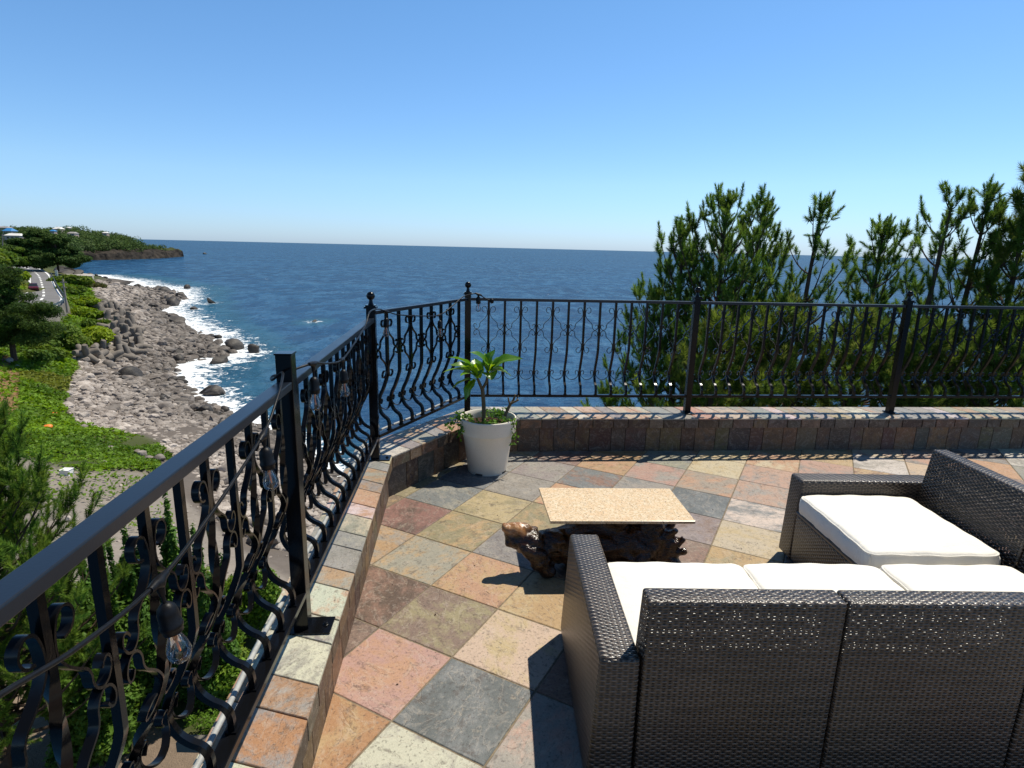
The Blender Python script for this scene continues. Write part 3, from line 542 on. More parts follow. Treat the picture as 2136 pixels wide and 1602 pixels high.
for bi, (ci, drop, _) in enumerate(bulbs):
    p = cp[ci]; tilt = [.16, .10, .0, .05, -.05, .03, 0][bi]
    # hangs straight down with a small swing
    axz = V2((math.sin(tilt)*.8, math.sin(tilt)*.25, -1)); axz /= np.linalg.norm(axz); axx = np.cross(axz, [0, 1, 0]); axx /= np.linalg.norm(axx); ax = np.array([axx, np.cross(axz, axx), axz])
    m = MB(); m.tube([p-axz*.006, p+axz*(drop+.012)], [.0038, .0038], 8)
    tdir = cp[ci+1]-cp[ci-1]; tdir /= np.linalg.norm(tdir); m.tube([p-tdir*.030, p-tdir*.012, p+axz*.004, p+tdir*.012, p+tdir*.030], [.0065, .009, .0125, .009, .0065], 10); m.tube([p, p+axz*.03], [.010, .0055], 10)
    o1 = m.build('drop_lead', 'black_rubber', smooth=True); to_local(o1, st)
    m = MB(); m.lathe([(r_*BS, drop+h_*BS) for r_, h_ in [(.006, 0), (.012, .004), (.019, .012), (.022, .026), (.0225, .052), (.0245, .054), (.0245, .062), (.0225, .064), (.0215, .075), (.015, .076)]], p, 22, ax)
    o2 = m.build('bulb_socket', 'black_rubber', smooth=True); to_local(o2, st)
    m = MB(); d0 = drop+.074*BS; m.lathe([(r_*BS, d0+h_*BS) for r_, h_ in [(.014, 0), (.015, .012), (.021, .028), (.0255, .044), (.0262, .054), (.023, .067), (.015, .076), (.006, .0795), (.001, .080)]], p, 22, ax, capb=False)
    o3 = m.build('bulb', 'bulb_glass', smooth=True); o3.parent = o2
    m = MB(); m.tube([p+axz*(d0), p+axz*(d0+.018)], [.004, .004], 8); m.tube([p+axz*(d0+.012), p+axz*(d0+.044)+axx*.002], [.0022, .0022], 8); o4 = m.build('filament', 'filament'); o4.parent = o2
# ================================================================ SOFA
SR = R(1.4); SO = V2((.290, 1.553)); sx = V2((math.cos(SR), math.sin(SR))); sy = V2((-math.sin(SR), math.cos(SR)))
def S3(x, y, z): p = SO+sx*x+sy*y; return V2((p[0], p[1], z))
def woven(name, corners, parent, mats=('wicker_tight',), face_mat=None, bev=.012, rows=None):
    """hexahedron from 8 local corners (x0y0z0 ... order i,j,k) with box-projected UVs in metres"""
    bm = bmesh.new(); vs = [bm.verts.new(c) for c in corners]
    for i, f in enumerate([(0, 1, 3, 2), (4, 6, 7, 5), (0, 4, 5, 1), (2, 3, 7, 6), (0, 2, 6, 4), (1, 5, 7, 3)]):
        fc = bm.faces.new([vs[q] for q in f]); fc.material_index = face_mat[i] if face_mat else 0
    bmesh.ops.recalc_face_normals(bm, faces=bm.faces)
    bmesh.ops.bevel(bm, geom=list(bm.edges), offset=bev, segments=3, profile=.5, affect='EDGES')
    uvl = bm.loops.layers.uv.new('UVMap'); ou = random.random()*.1
    for f in bm.faces:
        n = f.normal; k = max(range(3), key=lambda q: abs(n[q]))
        for l in f.loops:
            c = l.vert.co
            l[uvl].uv = ((c.x, c.z) if k == 1 else (c.y, c.z) if k == 0 else (c.x, c.y) if face_mat != 'arm' else (c.y, c.x)); l[uvl].uv.x += ou
        f.smooth = True
    me = bpy.data.meshes.new(name); bm.to_mesh(me); bm.free()
    for m in mats: me.materials.append(M[m])
    try: me.set_sharp_from_angle(angle=R(60))
    except Exception: pass
    o = bpy.data.objects.new(name, me); COL.objects.link(o); o.parent = parent; return o
def hexa(x0, x1, y0, y1, z0, z1, tx0=0, tx1=0, ty0=0, ty1=0):
    """t*: shift of the top edge"""
    out = []
    for i in (0, 1):
        for j in (0, 1):
            for k in (0, 1):
                x = (x0, x1)[i]+(k*(tx0, tx1)[i]); y = (y0, y1)[j]+(k*(ty0, ty1)[j]); out.append((x, y, (z0, z1)[k]))
    return out
def rim(parent, pts, r=.0045, name='rim_strand'):
    m = MB(); m.tube(spline(pts, 3) if len(pts) > 2 else pts, r, 6); o = m.build(name, 'wicker_tight', smooth=True)
    o.parent = parent; return o
G = .003
def module(label, x0, x1, y0, y1, arm=None, back='rear', side_back=False):
    rt_ = empty('sofa_module', tuple(S3(x0, y0, 0)), label, 'sofa', 'wicker sofa modules forming an L', SR)
    W, D = x1-x0, y1-y0
    bx0 = 0; bx1 = W; by0, by1 = 0, D
    AW = .130; BT, BB = .080, .175      # back thickness top / bottom
    if arm == 'left': woven('armrest', hexa(-.022, AW-G, G, .818, .02, .500, .022, 0, 0, -.006), rt_, bev=.014); bx0 = AW
    if arm == 'far': woven('armrest', hexa(.0, W-.0, D-AW+G, D+.01, .02, .500, .012, 0, 0, -.01), rt_, bev=.014); by1 = D-AW
    fm = [0, 0, 0, 1, 0, 0]
    if back in ('rear', 'corner'):
        woven('backrest', hexa(bx0+G, bx1-G, 0, BB, .02, .700, 0, 0, .0, BT-BB), rt_, ('wicker_weave', 'wicker_open'), [0, 0, 0, 1, 0, 0], .010)
    if back in ('side', 'corner'):
        woven('side_backrest' if back == 'corner' else 'backrest', hexa(W-BB, W, (BB if back == 'corner' else 0)+G, by1-G, .02, .700, BB-BT, 0, (-.09 if back == 'corner' else 0), 0), rt_, ('wicker_weave', 'wicker_open'), [1, 0, 0, 0, 0, 0], .010)
    sy0 = BB if back != 'side' else 0; sx1 = W-(BB if back != 'rear' else 0)
    woven('seat_base', hexa(bx0+G, sx1-G, sy0+G, by1-.02 if back != 'side' else by1-G, .03, .300), rt_, bev=.008)
    # front rail of the seat: a braided strand under the cushion
    if back == 'rear': rim(rt_, [(bx0+.01, by1-.017, .305), (bx1-.01, by1-.017, .305)], .011, 'front_rail')
    if back == 'side': rim(rt_, [(.004, .01, .315), (.004, by1-.01, .315)], .011, 'front_rail')
    for px_, py_ in ((bx0+.05, .05), (bx1-.05, .05), (bx0+.05, D-.07), (bx1-.05, D-.07)):
        m = MB(); m.box((px_, py_, .0105), (.035, .035, .021)); o = m.build('foot', 'black_rubber'); o.parent = rt_
    return rt_
module('end module of the dark wicker sofa with a low armrest, nearest the left railing', 0, .742, 0, .82, 'left', 'rear')
module('middle module of the dark wicker sofa with a high back and no armrest', .742, 1.350, 0, .80, None, 'rear')
module('corner module of the dark wicker sofa with backs on two sides', 1.350, 2.135, 0, .785, None, 'corner')
module('far end module of the dark wicker sofa with a low armrest facing the sea', 1.350, 2.135, .785, 1.582, 'far', 'side')
def cushion(label, cx, cy, w, d, z0, h, rz=0, seed=0):
    n = 26; V = []; r_ = np.random.default_rng(seed)
    nx = 26
    prof = [(-1, .0), (-.985, .55), (-.93, .84), (-.7, 1)]
    root = empty('seat_cushion', tuple(S3(cx, cy, z0)), label, 'cushion', 'white seat cushions on the sofa', SR+rz)
    us = np.concatenate([[-1, -.99, -.97, -.94], np.linspace(-.88, .88, 19), [.94, .97, .99, 1]]); N = len(us); Vt = []; Vb = []
    ph = r_.uniform(0, 6, 8)
    def plan(u, v):
        # rounded corner plan
        ru, rv = .045/(w/2), .045/(d/2); x, y = u, v
        if abs(u) > 1-ru and abs(v) > 1-rv:
            a = (abs(u)-(1-ru))/ru; b = (abs(v)-(1-rv))/rv; m_ = max(a, b); l = math.hypot(a, b)
            if l > 0: a, b = a*m_/l, b*m_/l
            x = math.copysign(1-ru+a*ru, u); y = math.copysign(1-rv+b*rv, v)
        return x*w/2, y*d/2
    def topz(u, v):
        e = max(abs(u), abs(v)); q = (1-u**4)*(1-v**4)
        z = h*(.90+.13*q**.6)
        z += .0035*math.sin(5*u+ph[0])*math.sin(4*v+ph[1])*q+.0022*math.sin(11*u+3*v+ph[2])*(1-q)+.0018*math.sin(14*v-4*u+ph[3])*(1-q)
        return z
    mb_ = MB(); V = []
    for i, u in enumerate(us):
        for j, v in enumerate(us):
            x, y = plan(u, v); e = max(abs(u), abs(v)); ins = max(0, (e-.97)/.03)
            V.append((x, y, topz(u, v)-.008*ins**2))
    nb = len(V)
    Fc = [(i*N+j, (i+1)*N+j, (i+1)*N+j+1, i*N+j+1) for i in range(N-1) for j in range(N-1)]
    loop = [(i, 0) for i in range(N)]+[(N-1, j) for j in range(1, N)]+[(i, N-1) for i in range(N-2, -1, -1)]+[(0, j) for j in range(N-2, 0, -1)]
    K = len(loop); rings = [[i*N+j for i, j in loop]]
    for zz, bul in ((.72, .006), (.4, .008), (.12, .005), (0, -.006)):
        ring = []
        for q, (i, j) in enumerate(loop):
            x, y = plan(us[i], us[j]); bl_ = bul+.0025*math.sin(q*.9+ph[4])+.002*math.sin(q*2.3+ph[5]); l = math.hypot(x/w, y/d)+1e-6
            ring.append(len(V)); V.append((x+bl_*math.copysign(1, x)*(abs(us[i]) > .97), y+bl_*math.copysign(1, y)*(abs(us[j]) > .97), h*zz))
        rings.append(ring)
    for a, b in zip(rings[:-1], rings[1:]):
        Fc += [(a[q], b[q], b[(q+1) % K], a[(q+1) % K]) for q in range(K)]
    Fc.append(tuple(rings[-1]))
    Fc = [tuple(reversed(f)) for f in Fc]
    cv = npmesh('cover', np.array(V), [list(f)[::-1] for f in Fc], 'cushion_cloth', root, True)
    m = MB()
    for ring in (rings[0],):
        m.tube([V2(V[q])+V2((0, 0, .001)) for q in ring+ring[:1]], .0045, 6, cap=False)
    pp = m.build('piping', 'cushion_cloth', smooth=True); pp.parent = root
    return root
cushion('white seat cushion at the railing end of the sofa, beside the left armrest', .436, .458, .600, .575, .303, .110, 0, 1)
cushion('white seat cushion in the middle of the sofa row', 1.042, .458, .592, .575, .303, .112, 0, 2)
cushion('white seat cushion in the corner of the sofa, mostly behind the near backrest', 1.655, .470, .600, .560, .303, .112, .004, 3)
cushion('white seat cushion beside the far armrest, nearest the sea', 1.652, 1.118, .608, .640, .325, .112, 0, 4)
# ================================================================ COFFEE TABLE
tb = empty('coffee_table', (.59, 3.0, 0), 'low coffee table of a speckled granite slab on a gnarled driftwood root', 'table')
q = [V2((.172, 3.213)), V2((.949, 3.246)), V2((.976, 2.822)), V2((.215, 2.782))]
c_ = sum(q)/4; tx = (q[1]-q[0]+q[2]-q[3])/2; wx = np.linalg.norm(tx); tx /= wx; ty = V2((-tx[1], tx[0])); wy = (np.linalg.norm(q[0]-q[3])+np.linalg.norm(q[1]-q[2]))/2
m = MB(); V = [(*p, .334) for p in q]+[(*p, .350) for p in q]; m.add(V, [(0, 1, 2, 3), (7, 6, 5, 4), (1, 0, 4, 5), (2, 1, 5, 6), (3, 2, 6, 7), (0, 3, 7, 4)])
to_local(m.build('table_top', 'granite', bevel=.0015), tb)
def nz(p, s=1, k=0):
    x, y, z = p*s; return math.sin(1.7*x+2.3*y+k)*math.cos(2.1*z-1.3*x+k*2)+.5*math.sin(4.1*y-3.3*z+k)*math.cos(3.7*x+1.1)+.25*math.sin(8.3*z+7.1*x+k)*math.cos(9.1*y)
def limb(m, pts, rad, k=14, amp=.16, seed=0):
    P = spline(pts, 7); rr = np.interp(np.linspace(0, 1, len(P)), np.linspace(0, 1, len(rad)), rad); b = MB(); b.tube(P, list(rr), k)
    V = []
    n = len(P)
    for i in range(n):
        for j in range(k):
            v = V2(b.V[i*k+j]); d = v-P[i]; V.append(P[i]+d*(1+amp*nz(v, 14, seed)+amp*.5*nz(v, 34, seed+3)))
    m.add(V, b.F)
m = MB()
limb(m, [(.17, 2.90, .12), (.34, 2.94, .13), (.6, 2.97, .13), (.82, 3.0, .12), (.92, 3.0, .10)], [.085, .112, .112, .11, .085], seed=1)
limb(m, [(-.035, 2.87, .262), (.03, 2.87, .245), (.09, 2.87, .205), (.17, 2.89, .17), (.28, 2.92, .14)], [.022, .036, .046, .062, .085], seed=2)
limb(m, [(-.02, 2.86, .235), (.01, 2.85, .20), (.08, 2.86, .15)], [.016, .03, .04], 12, .3, seed=9)
limb(m, [(.00, 2.89, .27), (.07, 2.90, .25), (.14, 2.91, .21)], [.014, .03, .04], 12, .3, seed=12)
limb(m, [(.05, 2.85, .21), (.10, 2.83, .165), (.15, 2.83, .12), (.2, 2.85, .08)], [.02, .035, .05, .06], seed=4)
limb(m, [(.16, 2.84, .10), (.20, 2.83, .05), (.24, 2.86, .022)], [.05, .05, .03], seed=5)
limb(m, [(.40, 2.99, .2), (.42, 3.0, .29), (.43, 3.0, .318)], [.09, .075, .07], seed=6)
limb(m, [(.78, 3.02, .2), (.80, 3.03, .28), (.80, 3.03, .316)], [.10, .085, .08], seed=7)
limb(m, [(.55, 3.0, .2), (.58, 3.0, .28), (.58, 3.0, .316)], [.1, .1, .1], seed=17)
for i, (a, b, c, r_) in enumerate([((.85, 2.97, .16), (.90, 2.95, .22), (.915, 2.945, .245), .03), ((.88, 2.97, .13), (.94, 2.95, .165), (.965, 2.945, .195), .026), ((.88, 2.95, .10), (.95, 2.94, .10), (.975, 2.93, .12), .022), ((.86, 2.96, .09), (.92, 2.93, .05), (.95, 2.92, .03), .03), ((.86, 3.05, .14), (.92, 3.07, .21), (.93, 3.08, .25), .028), ((.70, 2.90, .08), (.72, 2.86, .04), (.74, 2.85, .01), .04), ((.86, 3.05, .08), (.9, 3.08, .03), (.91, 3.1, .01), .04), ((.45, 3.05, .08), (.42, 3.1, .03), (.4, 3.12, .01), .045), ((.40, 2.86, .07), (.38, 2.82, .03), (.36, 2.81, .01), .04)]):
    limb(m, [a, b, c], [r_*1.5, r_, r_*.7], 10, .2, 20+i)
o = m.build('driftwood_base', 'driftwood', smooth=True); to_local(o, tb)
rm = o.modifiers.new('fuse', 'REMESH'); rm.mode = 'VOXEL'; rm.voxel_size = .007; rm.use_smooth_shade = True
sm = o.modifiers.new('smooth', 'SMOOTH'); sm.iterations = 3; sm.factor = .5
tx_ = bpy.data.textures.new('gnarl', 'CLOUDS'); tx_.noise_scale = .085; tx_.noise_depth = 1
dm = o.modifiers.new('gnarl', 'DISPLACE'); dm.texture = tx_; dm.strength = .035; dm.mid_level = .5; dm.texture_coords = 'LOCAL'
# dry bits of leaf and needle lying on the slate
r_ = np.random.default_rng(404); V = []; Fc = []
for _ in range(70):
    x, y = r_.uniform(-.62, 2.2), r_.uniform(1.5, 4.7); a = r_.uniform(0, 6.28); L = r_.uniform(.003, .009) if r_.random() < .6 else r_.uniform(.015, .03); W_ = L*.45 if L < .012 else .0009; d = V2((math.cos(a), math.sin(a))); p_ = V2((-d[1], d[0])); i0 = len(V)
    if x < -.62-.09*(y-1.5)+.05 or (y > 3.7 and x < -.35): continue
    V += [(x-d[0]*L, y-d[1]*L, .0016), (x+p_[0]*W_, y+p_[1]*W_, .0035), (x+d[0]*L, y+d[1]*L, .0018), (x-p_[0]*W_, y-p_[1]*W_, .0022)]; Fc.append([i0, i0+3, i0+2, i0+1])
o = npmesh('fallen_needles', V, Fc, 'potting_soil'); tag(o, 'small dry bits of leaf and needle scattered over the slate floor', 'leaf litter', kind='stuff')
# ================================================================ FLOWER POT AND PLANTS
PX, PY = -.180, 4.375
pot = empty('flower_pot', (PX, PY, 0), 'tall tapered off-white plastic flower pot with a broad rim in the far terrace corner', 'flower pot')
m = MB(); m.lathe([(.150, .014), (.156, .016), (.157, .03), (.178, .20), (.197, .322), (.199, .325)], (0, 0, 0), 56, capt=False)
for k in range(4):
    a = k*math.pi/2+.35
    a0, a1 = a-.55, a+.55; n = 12; V = []
    for i in range(n+1):
        b = a0+(a1-a0)*i/n
        for r_, z in ((.153, .0005), (.153, .018), (.120, .018), (.120, .0005)): V.append((r_*math.cos(b), r_*math.sin(b), z))
    m.add(V, [(i*4+j, i*4+(j+1) % 4, (i+1)*4+(j+1) % 4, (i+1)*4+j) for i in range(n) for j in range(4)]+[(3, 2, 1, 0), tuple(n*4+j for j in range(4))])
o = m.build('pot_body', 'pot_plastic', smooth=True); o.parent = pot
m = MB(); m.lathe([(.197, .322), (.206, .318), (.214, .322), (.221, .420), (.2215, .432), (.219, .436), (.211, .437), (.208, .434), (.204, .40), (.196, .33)], (0, 0, 0), 56, capb=False, capt=False)
o = m.build('rim', 'pot_plastic', smooth=True); o.parent = pot
m = MB(); V = []; N = 40
m.lathe([(.203, .372), (.15, .378), (.08, .383), (.001, .385)], (0, 0, 0), 40, capb=False); o = m.build('soil', 'potting_soil', smooth=True); o.parent = pot
# plumeria
pl = empty('plumeria', (PX, PY, .38), 'young plumeria with a forked stem and long glossy leaves in the white pot', 'plant')
b0 = aty(1009, 868, PY); b0[2] = .375; fk = aty(1006, 808, PY); g1 = aty(996, 789, PY-.01); g2 = aty(1018, 778, PY+.02)
m = MB(); m.tube(spline([b0, (b0+fk)/2+V2((.006, 0, 0)), fk], 6), list(np.linspace(.017, .0145, 13)), 10); m.tube(spline([fk-V2((0, 0, .02)), (fk+g1)/2+V2((-.004, 0, 0)), g1], 4), [.013, .0125, .012, .012, .012, .011, .011, .010, .008], 10); m.tube(spline([fk-V2((0, 0, .015)), (fk+g2)/2+V2((.01, 0, -.01)), g2], 4), [.012, .012, .012, .011, .011, .011, .010, .010, .008], 10)
to_local(m.build('stem', 'plumeria_bark', smooth=True), pl)
LEAF = [(1, 936, 745, .03, .030, 'g'), (1, 938, 761, -.06, .030, 'l'), (1, 923, 777, -.03, .026, 'l'), (2, 981, 734, -.06, .034, 'g'), (1, 962, 765, -.12, .026, 'y'), (2, 1009, 736, .08, .022, 'y'), (2, 1033, 729, .05, .030, 'g'), (2, 1091, 749, -.02, .036, 'g'), (2, 1066, 785, -.05, .026, 'l'), (2, 1066, 744, .09, .026, 'l'),
        (1, 972, 836, -.09, .030, 'g'), (1, 939, 814, -.02, .018, 'l'), (1, 973, 812, -.03, .026, 'y'), (2, 1026, 793, -.10, .034, 'g'), (1, 972, 753, .04, .014, 'y'), (1, 993, 757, -.03, .026, 'y'), (2, 1026, 760, -.06, .024, 'y'), (1, 990, 748, .08, .030, 'g'), (2, 1050, 772, .10, .030, 'g'), (1, 960, 785, .10, .026, 'g'), (1, 1003, 790, -.11, .02, 'y')]
LC_ = dict(g=(.07, .20, .016), l=(.12, .25, .045), y=(.21, .36, .014))
for (g, px_, py_, dy, wd, ck) in LEAF:
    base = (g1, g2)[g-1]; tip = aty(px_, py_, PY+dy); d = tip-base; L = np.linalg.norm(d); n = 13
    side = np.cross(d, [0, 0, 1.]); side /= np.linalg.norm(side)+1e-9; upn = np.cross(side, d); upn /= np.linalg.norm(upn)
    roll = random.uniform(-.5, .5); side, upn = side*math.cos(roll)+upn*math.sin(roll), upn*math.cos(roll)-side*math.sin(roll)
    V = []; UV = []; Fc = []
    for i in range(n):
        tq = i/(n-1); c = base+d*tq+upn*(.16*L*math.sin(math.pi*tq)*(1 if d[2] > -.05 else .6)); wq = max(.0, wd*1.75*(math.sin(math.pi*min(1, max(0, (tq-.08)/.92))**.85))**.8)+.0018*(1-tq)
        wav = .004*math.sin(tq*17+px_)
        for jx, sgn in enumerate((-1, -.5, 0, .5, 1)):
            V.append(c+side*wq*sgn+upn*(wq*.32*abs(sgn)+wav*abs(sgn))); UV.append((jx/4, tq))
    Fc = np.array([(i*5+j, i*5+j+1, (i+1)*5+j+1, (i+1)*5+j) for i in range(n-1) for j in range(4)])
    col = np.tile(np.array(LC_[ck])*random.uniform(.85, 1.15), (len(V), 1)); o = npmesh('leaf', V, Fc, 'plumeria_leaf', None, True, col=col, uv=UV); to_local(o, pl)
# bare forked stub
sb = empty('plant_stub', (PX+.12, PY, .38), 'bare pale cut stem with stubby forks at the right rim of the pot', 'plant')
def ap(x, y, d=0): return aty(x, y, PY+d)
m = MB(); m.tube(spline([ap(1053, 868), ap(1060, 852), ap(1065, 843)], 4), list(np.linspace(.013, .011, 9)), 9); m.tube(spline([ap(1064, 845), ap(1061, 835), ap(1060, 829)], 3), list(np.linspace(.008, .005, 7)), 8); m.tube(spline([ap(1065, 843), ap(1071, 834, .02), ap(1075, 823, .02)], 3), list(np.linspace(.010, .007, 7)), 8); m.tube(spline([ap(1065, 842), ap(1074, 838, -.02), ap(1082, 834, -.03)], 3), list(np.linspace(.009, .006, 7)), 8); m.tube(spline([ap(1078, 837, -.025), ap(1079, 830), ap(1081, 826)], 2), [.006, .005, .005, .004, .004], 8)
to_local(m.build('stem', 'plumeria_bark', smooth=True), sb)
# ivy: small lobed leaves on trailing stems
def ivy(name, label, strands, n_per, spread, size, seed):
    r_ = np.random.default_rng(seed); root = empty(name, (PX, PY, .40), label, 'plant'); V = []; Fc = []; C = []; st_ = MB()
    for pts in strands:
        P = spline([V2(p) for p in pts], 6)
        st_.tube(P, .0016, 4)
        for k in range(n_per):
            p = P[r_.integers(0, len(P))]+r_.normal(0, spread, 3)*V2((1, 1, .7)); s = size*r_.uniform(.6, 1.25)
            nrm = r_.normal(0, .6, 3)+V2((.1, -.5, .8)); nrm /= np.linalg.norm(nrm); a = np.cross(nrm, r_.normal(0, 1, 3)); a /= np.linalg.norm(a); b = np.cross(nrm, a)
            i0 = len(V); V.append(p-a*s*.3)
            for an, rr in ((-2.2, .55), (-1.2, .95), (-.62, .62), (0, 1.1), (.62, .62), (1.2, .95), (2.2, .55)): V.append(p+s*rr*(a*math.cos(an)+b*math.sin(an))+nrm*s*.12*abs(math.sin(an)))
            Fc += [[i0, i0+q, i0+q+1] for q in range(1, 7)]; cc = np.array([.11, .22, .02] if r_.random() < .55 else [.05, .13, .015])*r_.uniform(.8, 1.25); C += [cc]*8
    o = npmesh('leaves', V, np.array(Fc), 'shrub_leaves', None, False, col=np.array(C)); to_local(o, root); to_local(st_.build('stem', 'plumeria_bark'), root)
def pr(a, r_=.2, z=.40): return (PX+r_*math.cos(a), PY+r_*math.sin(a), z)
ivy('trailing_ivy', 'dark green trailing ivy spilling over the left rim of the white pot', [[pr(3.1, .12, .40), pr(3.3, .20, .455), pr(3.4, .235, .41), pr(3.5, .24, .30)], [pr(3.6, .1, .40), pr(3.6, .19, .45), pr(3.75, .235, .40), pr(3.7, .238, .34)], [pr(2.9, .15, .42), pr(3.0, .235, .43), pr(3.1, .29, .37), pr(3.15, .30, .33)]], 48, .018, .017, 1)
ivy('trailing_ivy', 'pale green trailing ivy hanging over the right rim of the white pot', [[pr(5.6, .14, .40), pr(5.7, .20, .45), pr(5.75, .232, .41), pr(5.8, .235, .28)], [pr(5.9, .14, .40), pr(5.9, .21, .45), pr(5.8, .233, .37), pr(5.75, .23, .25)]], 40, .013, .014, 2)
ivy('clover_cover', 'light green low clover covering the soil inside the pot', [[pr(4.0, .12, .40), pr(4.7, .16, .405), pr(5.3, .15, .405)], [pr(.6, .12, .41), pr(1.2, .12, .44), pr(1.9, .12, .42)], [pr(4.4, .06, .40), pr(5.2, .08, .40), pr(5.9, .12, .41)], [pr(1, .05, .42), pr(.4, .1, .45), pr(.8, .14, .46)]], 75, .020, .014, 3)
# ================================================================ LANDSCAPE
ZS = -15.0
CP = []   # x, y, z control points of the terrain
def cpx(lst):
    for px_, py_, z in lst:
        p = at(px_, py_, z); CP.append((p[0], p[1], z))
SHORE = [(700, 1000), (640, 945), (575, 905), (520, 888), (480, 868), (430, 848), (385, 818), (358, 792), (345, 765), (372, 752), (425, 742), (470, 738), (440, 722), (418, 706), (385, 690), (352, 668), (326, 650), (345, 634), (380, 622), (350, 606), (300, 599), (255, 596), (215, 581)]
cpx([(x, y, ZS) for x, y in SHORE])
# sea bed, seaward of the shoreline
for x, y in [(640, 900), (570, 860), (500, 820), (460, 790), (480, 770), (550, 745), (540, 720), (500, 690), (440, 660), (430, 625), (420, 600), (330, 585), (240, 572)]:
    p = at(x, y, ZS); CP.append((p[0], p[1], -16.2))
for x, y in [(760, 900), (700, 830), (640, 780), (640, 720), (580, 670), (520, 620), (480, 590), (400, 575), (300, 566), (230, 560), (180, 550)]:
    p = at(x, y, ZS); CP.append((p[0], p[1], -18.5))
cpx([(360, 965, -12.6), (300, 915, -12.7), (180, 885, -12.5), (150, 840, -12.6), (160, 790, -12.8), (190, 765, -13.2), (230, 745, -13.6), (225, 700, -13.2), (218, 660, -12.6), (205, 625, -12.0), (190, 600, -11.6), (170, 582, -11.6), (450, 1010, -12.0), (560, 1110, -11.2), (400, 900, -13.6), (300, 820, -13.9), (260, 780, -14.0), (330, 720, -14.1), (300, 660, -13.8), (280, 625, -13.7), (660, 1100, -12.2), (760, 1150, -12.2)])
cpx([(60, 745, -11), (60, 800, -11.2), (70, 870, -11.2), (220, 935, -11.7), (5, 800, -10.6), (150, 950, -10.9), (300, 975, -11.3), (120, 720, -11.6), (140, 690, -12.2), (-40, 740, -10.4), (-40, 900, -10.2), (-100, 820, -10)])
cpx([(180, 1010, -10.2), (200, 1080, -9.7), (90, 1000, -9.9), (330, 1150, -9.4), (420, 1080, -10.4), (520, 1180, -9.8), (0, 1150, -9.2), (-100, 1000, -9.6)])
cpx([(300, 1300, -9), (500, 1330, -9.2), (30, 1560, -9), (300, 1600, -9), (-200, 1500, -9), (100, 1400, -9), (600, 1500, -9), (-400, 1300, -9)])
ROADR = [(62, 553), (84, 562), (99, 571), (107, 583), (117, 602), (126, 617), (129, 625), (118, 637), (92, 649), (60, 659), (20, 672), (-50, 694)]
ROADL = [(12, 556), (34, 559), (50, 566), (60, 575), (62, 586), (60, 600), (54, 614), (42, 626), (20, 640), (-10, 650), (-60, 662), (-140, 680)]
ZR = -9.3
cpx([(x, y, ZR-.25) for x, y in ROADR+ROADL]); cpx([(-20, 556, -8), (30, 600, -9.3), (0, 620, -9.3), (20, 585, -7.5), (-60, 600, -6), (-20, 580, -6.5), (-150, 620, -5)])
cpx([(150, 566, -11.2), (190, 574, -12.4), (140, 578, -10.6), (145, 600, -10.4), (155, 625, -11), (165, 645, -12), (160, 662, -12.4), (130, 672, -12.6), (100, 672, -12), (70, 680, -11.6), (20, 700, -11)])
for (x, y, z) in [(0, 12, -9), (6, 14, -9.5), (12, 14, -9.5), (20, 16, -10), (-4, 20, -11), (2, 24, -12.5), (10, 26, -13), (20, 26, -13), (30, 24, -12), (-6, 32, -14), (2, 34, -15.2), (12, 36, -15.5), (24, 36, -15.5), (38, 34, -15.5), (10, 60, -18), (30, 60, -18), (-10, 55, -18), (0, 3, -9), (-14, 3, -9), (-30, 10, -9), (-40, 25, -9.5), (-60, 40, -9.5), (30, 5, -9), (45, 15, -10), (-2, 8, -9), (60, 40, -17)]: CP.append((x, y, z))
CP = np.array(CP)
def pol(x, y):
    return np.stack([np.arctan2(x, y)*1.6, np.log(np.hypot(x, y)+2)], -1)
CPp = pol(CP[:, 0], CP[:, 1]); D = np.linalg.norm(CPp[:, None]-CPp[None], axis=-1)
Wt = np.linalg.solve(np.block([[-D-1e-3*np.eye(len(CP)), np.ones((len(CP), 1))], [np.ones((1, len(CP))), np.zeros((1, 1))]]), np.concatenate([CP[:, 2], [0]]))
def hgt(x, y):
    x = np.atleast_1d(np.asarray(x, float)); y = np.atleast_1d(np.asarray(y, float)); q = pol(x, y); out = np.zeros(len(x))
    for s in range(0, len(x), 8000):
        d = np.linalg.norm(q[s:s+8000, None]-CPp[None], axis=-1); out[s:s+8000] = -d@Wt[:-1]+Wt[-1]
    return out
def vnoise(x, y, sc, seed=0):
    r_ = np.random.default_rng(seed); T = r_.random((64, 64)); u, v = x*sc, y*sc; i, j = np.floor(u).astype(int), np.floor(v).astype(int); a, b = u-i, v-j; a, b = a*a*(3-2*a), b*b*(3-2*b)
    g = lambda p, q: T[p % 64, q % 64]
    return g(i, j)*(1-a)*(1-b)+g(i+1, j)*a*(1-b)+g(i, j+1)*(1-a)*b+g(i+1, j+1)*a*b
def inpoly(px_, py_, poly):
    c = np.zeros(len(px_), bool); P = np.array(poly, float); j = len(P)-1
    for i in range(len(P)):
        xi, yi, xj, yj = *P[i], *P[j]; cr = ((yi > py_) != (yj > py_)) & (px_ < (xj-xi)*(py_-yi)/(yj-yi+1e-12)+xi); c ^= cr; j = i
    return c
ZBEACH = [(212, 578), (255, 592), (345, 598), (395, 612), (390, 640), (370, 668), (430, 700), (490, 725), (500, 745), (365, 762), (380, 800), (440, 845), (590, 905), (760, 1010), (780, 1260), (640, 1195), (520, 1120), (430, 1060), (395, 985), (330, 930), (300, 915), (168, 893), (132, 850), (150, 792), (165, 765), (150, 745), (205, 712), (222, 690), (215, 655), (198, 620), (190, 600)]
ZYARD = [(60, 955), (140, 982), (300, 985), (350, 1000), (420, 1075), (500, 1145), (640, 1230), (640, 1320), (500, 1250), (420, 1270), (330, 1240), (200, 1290), (60, 1330), (-200, 1330), (-200, 940)]
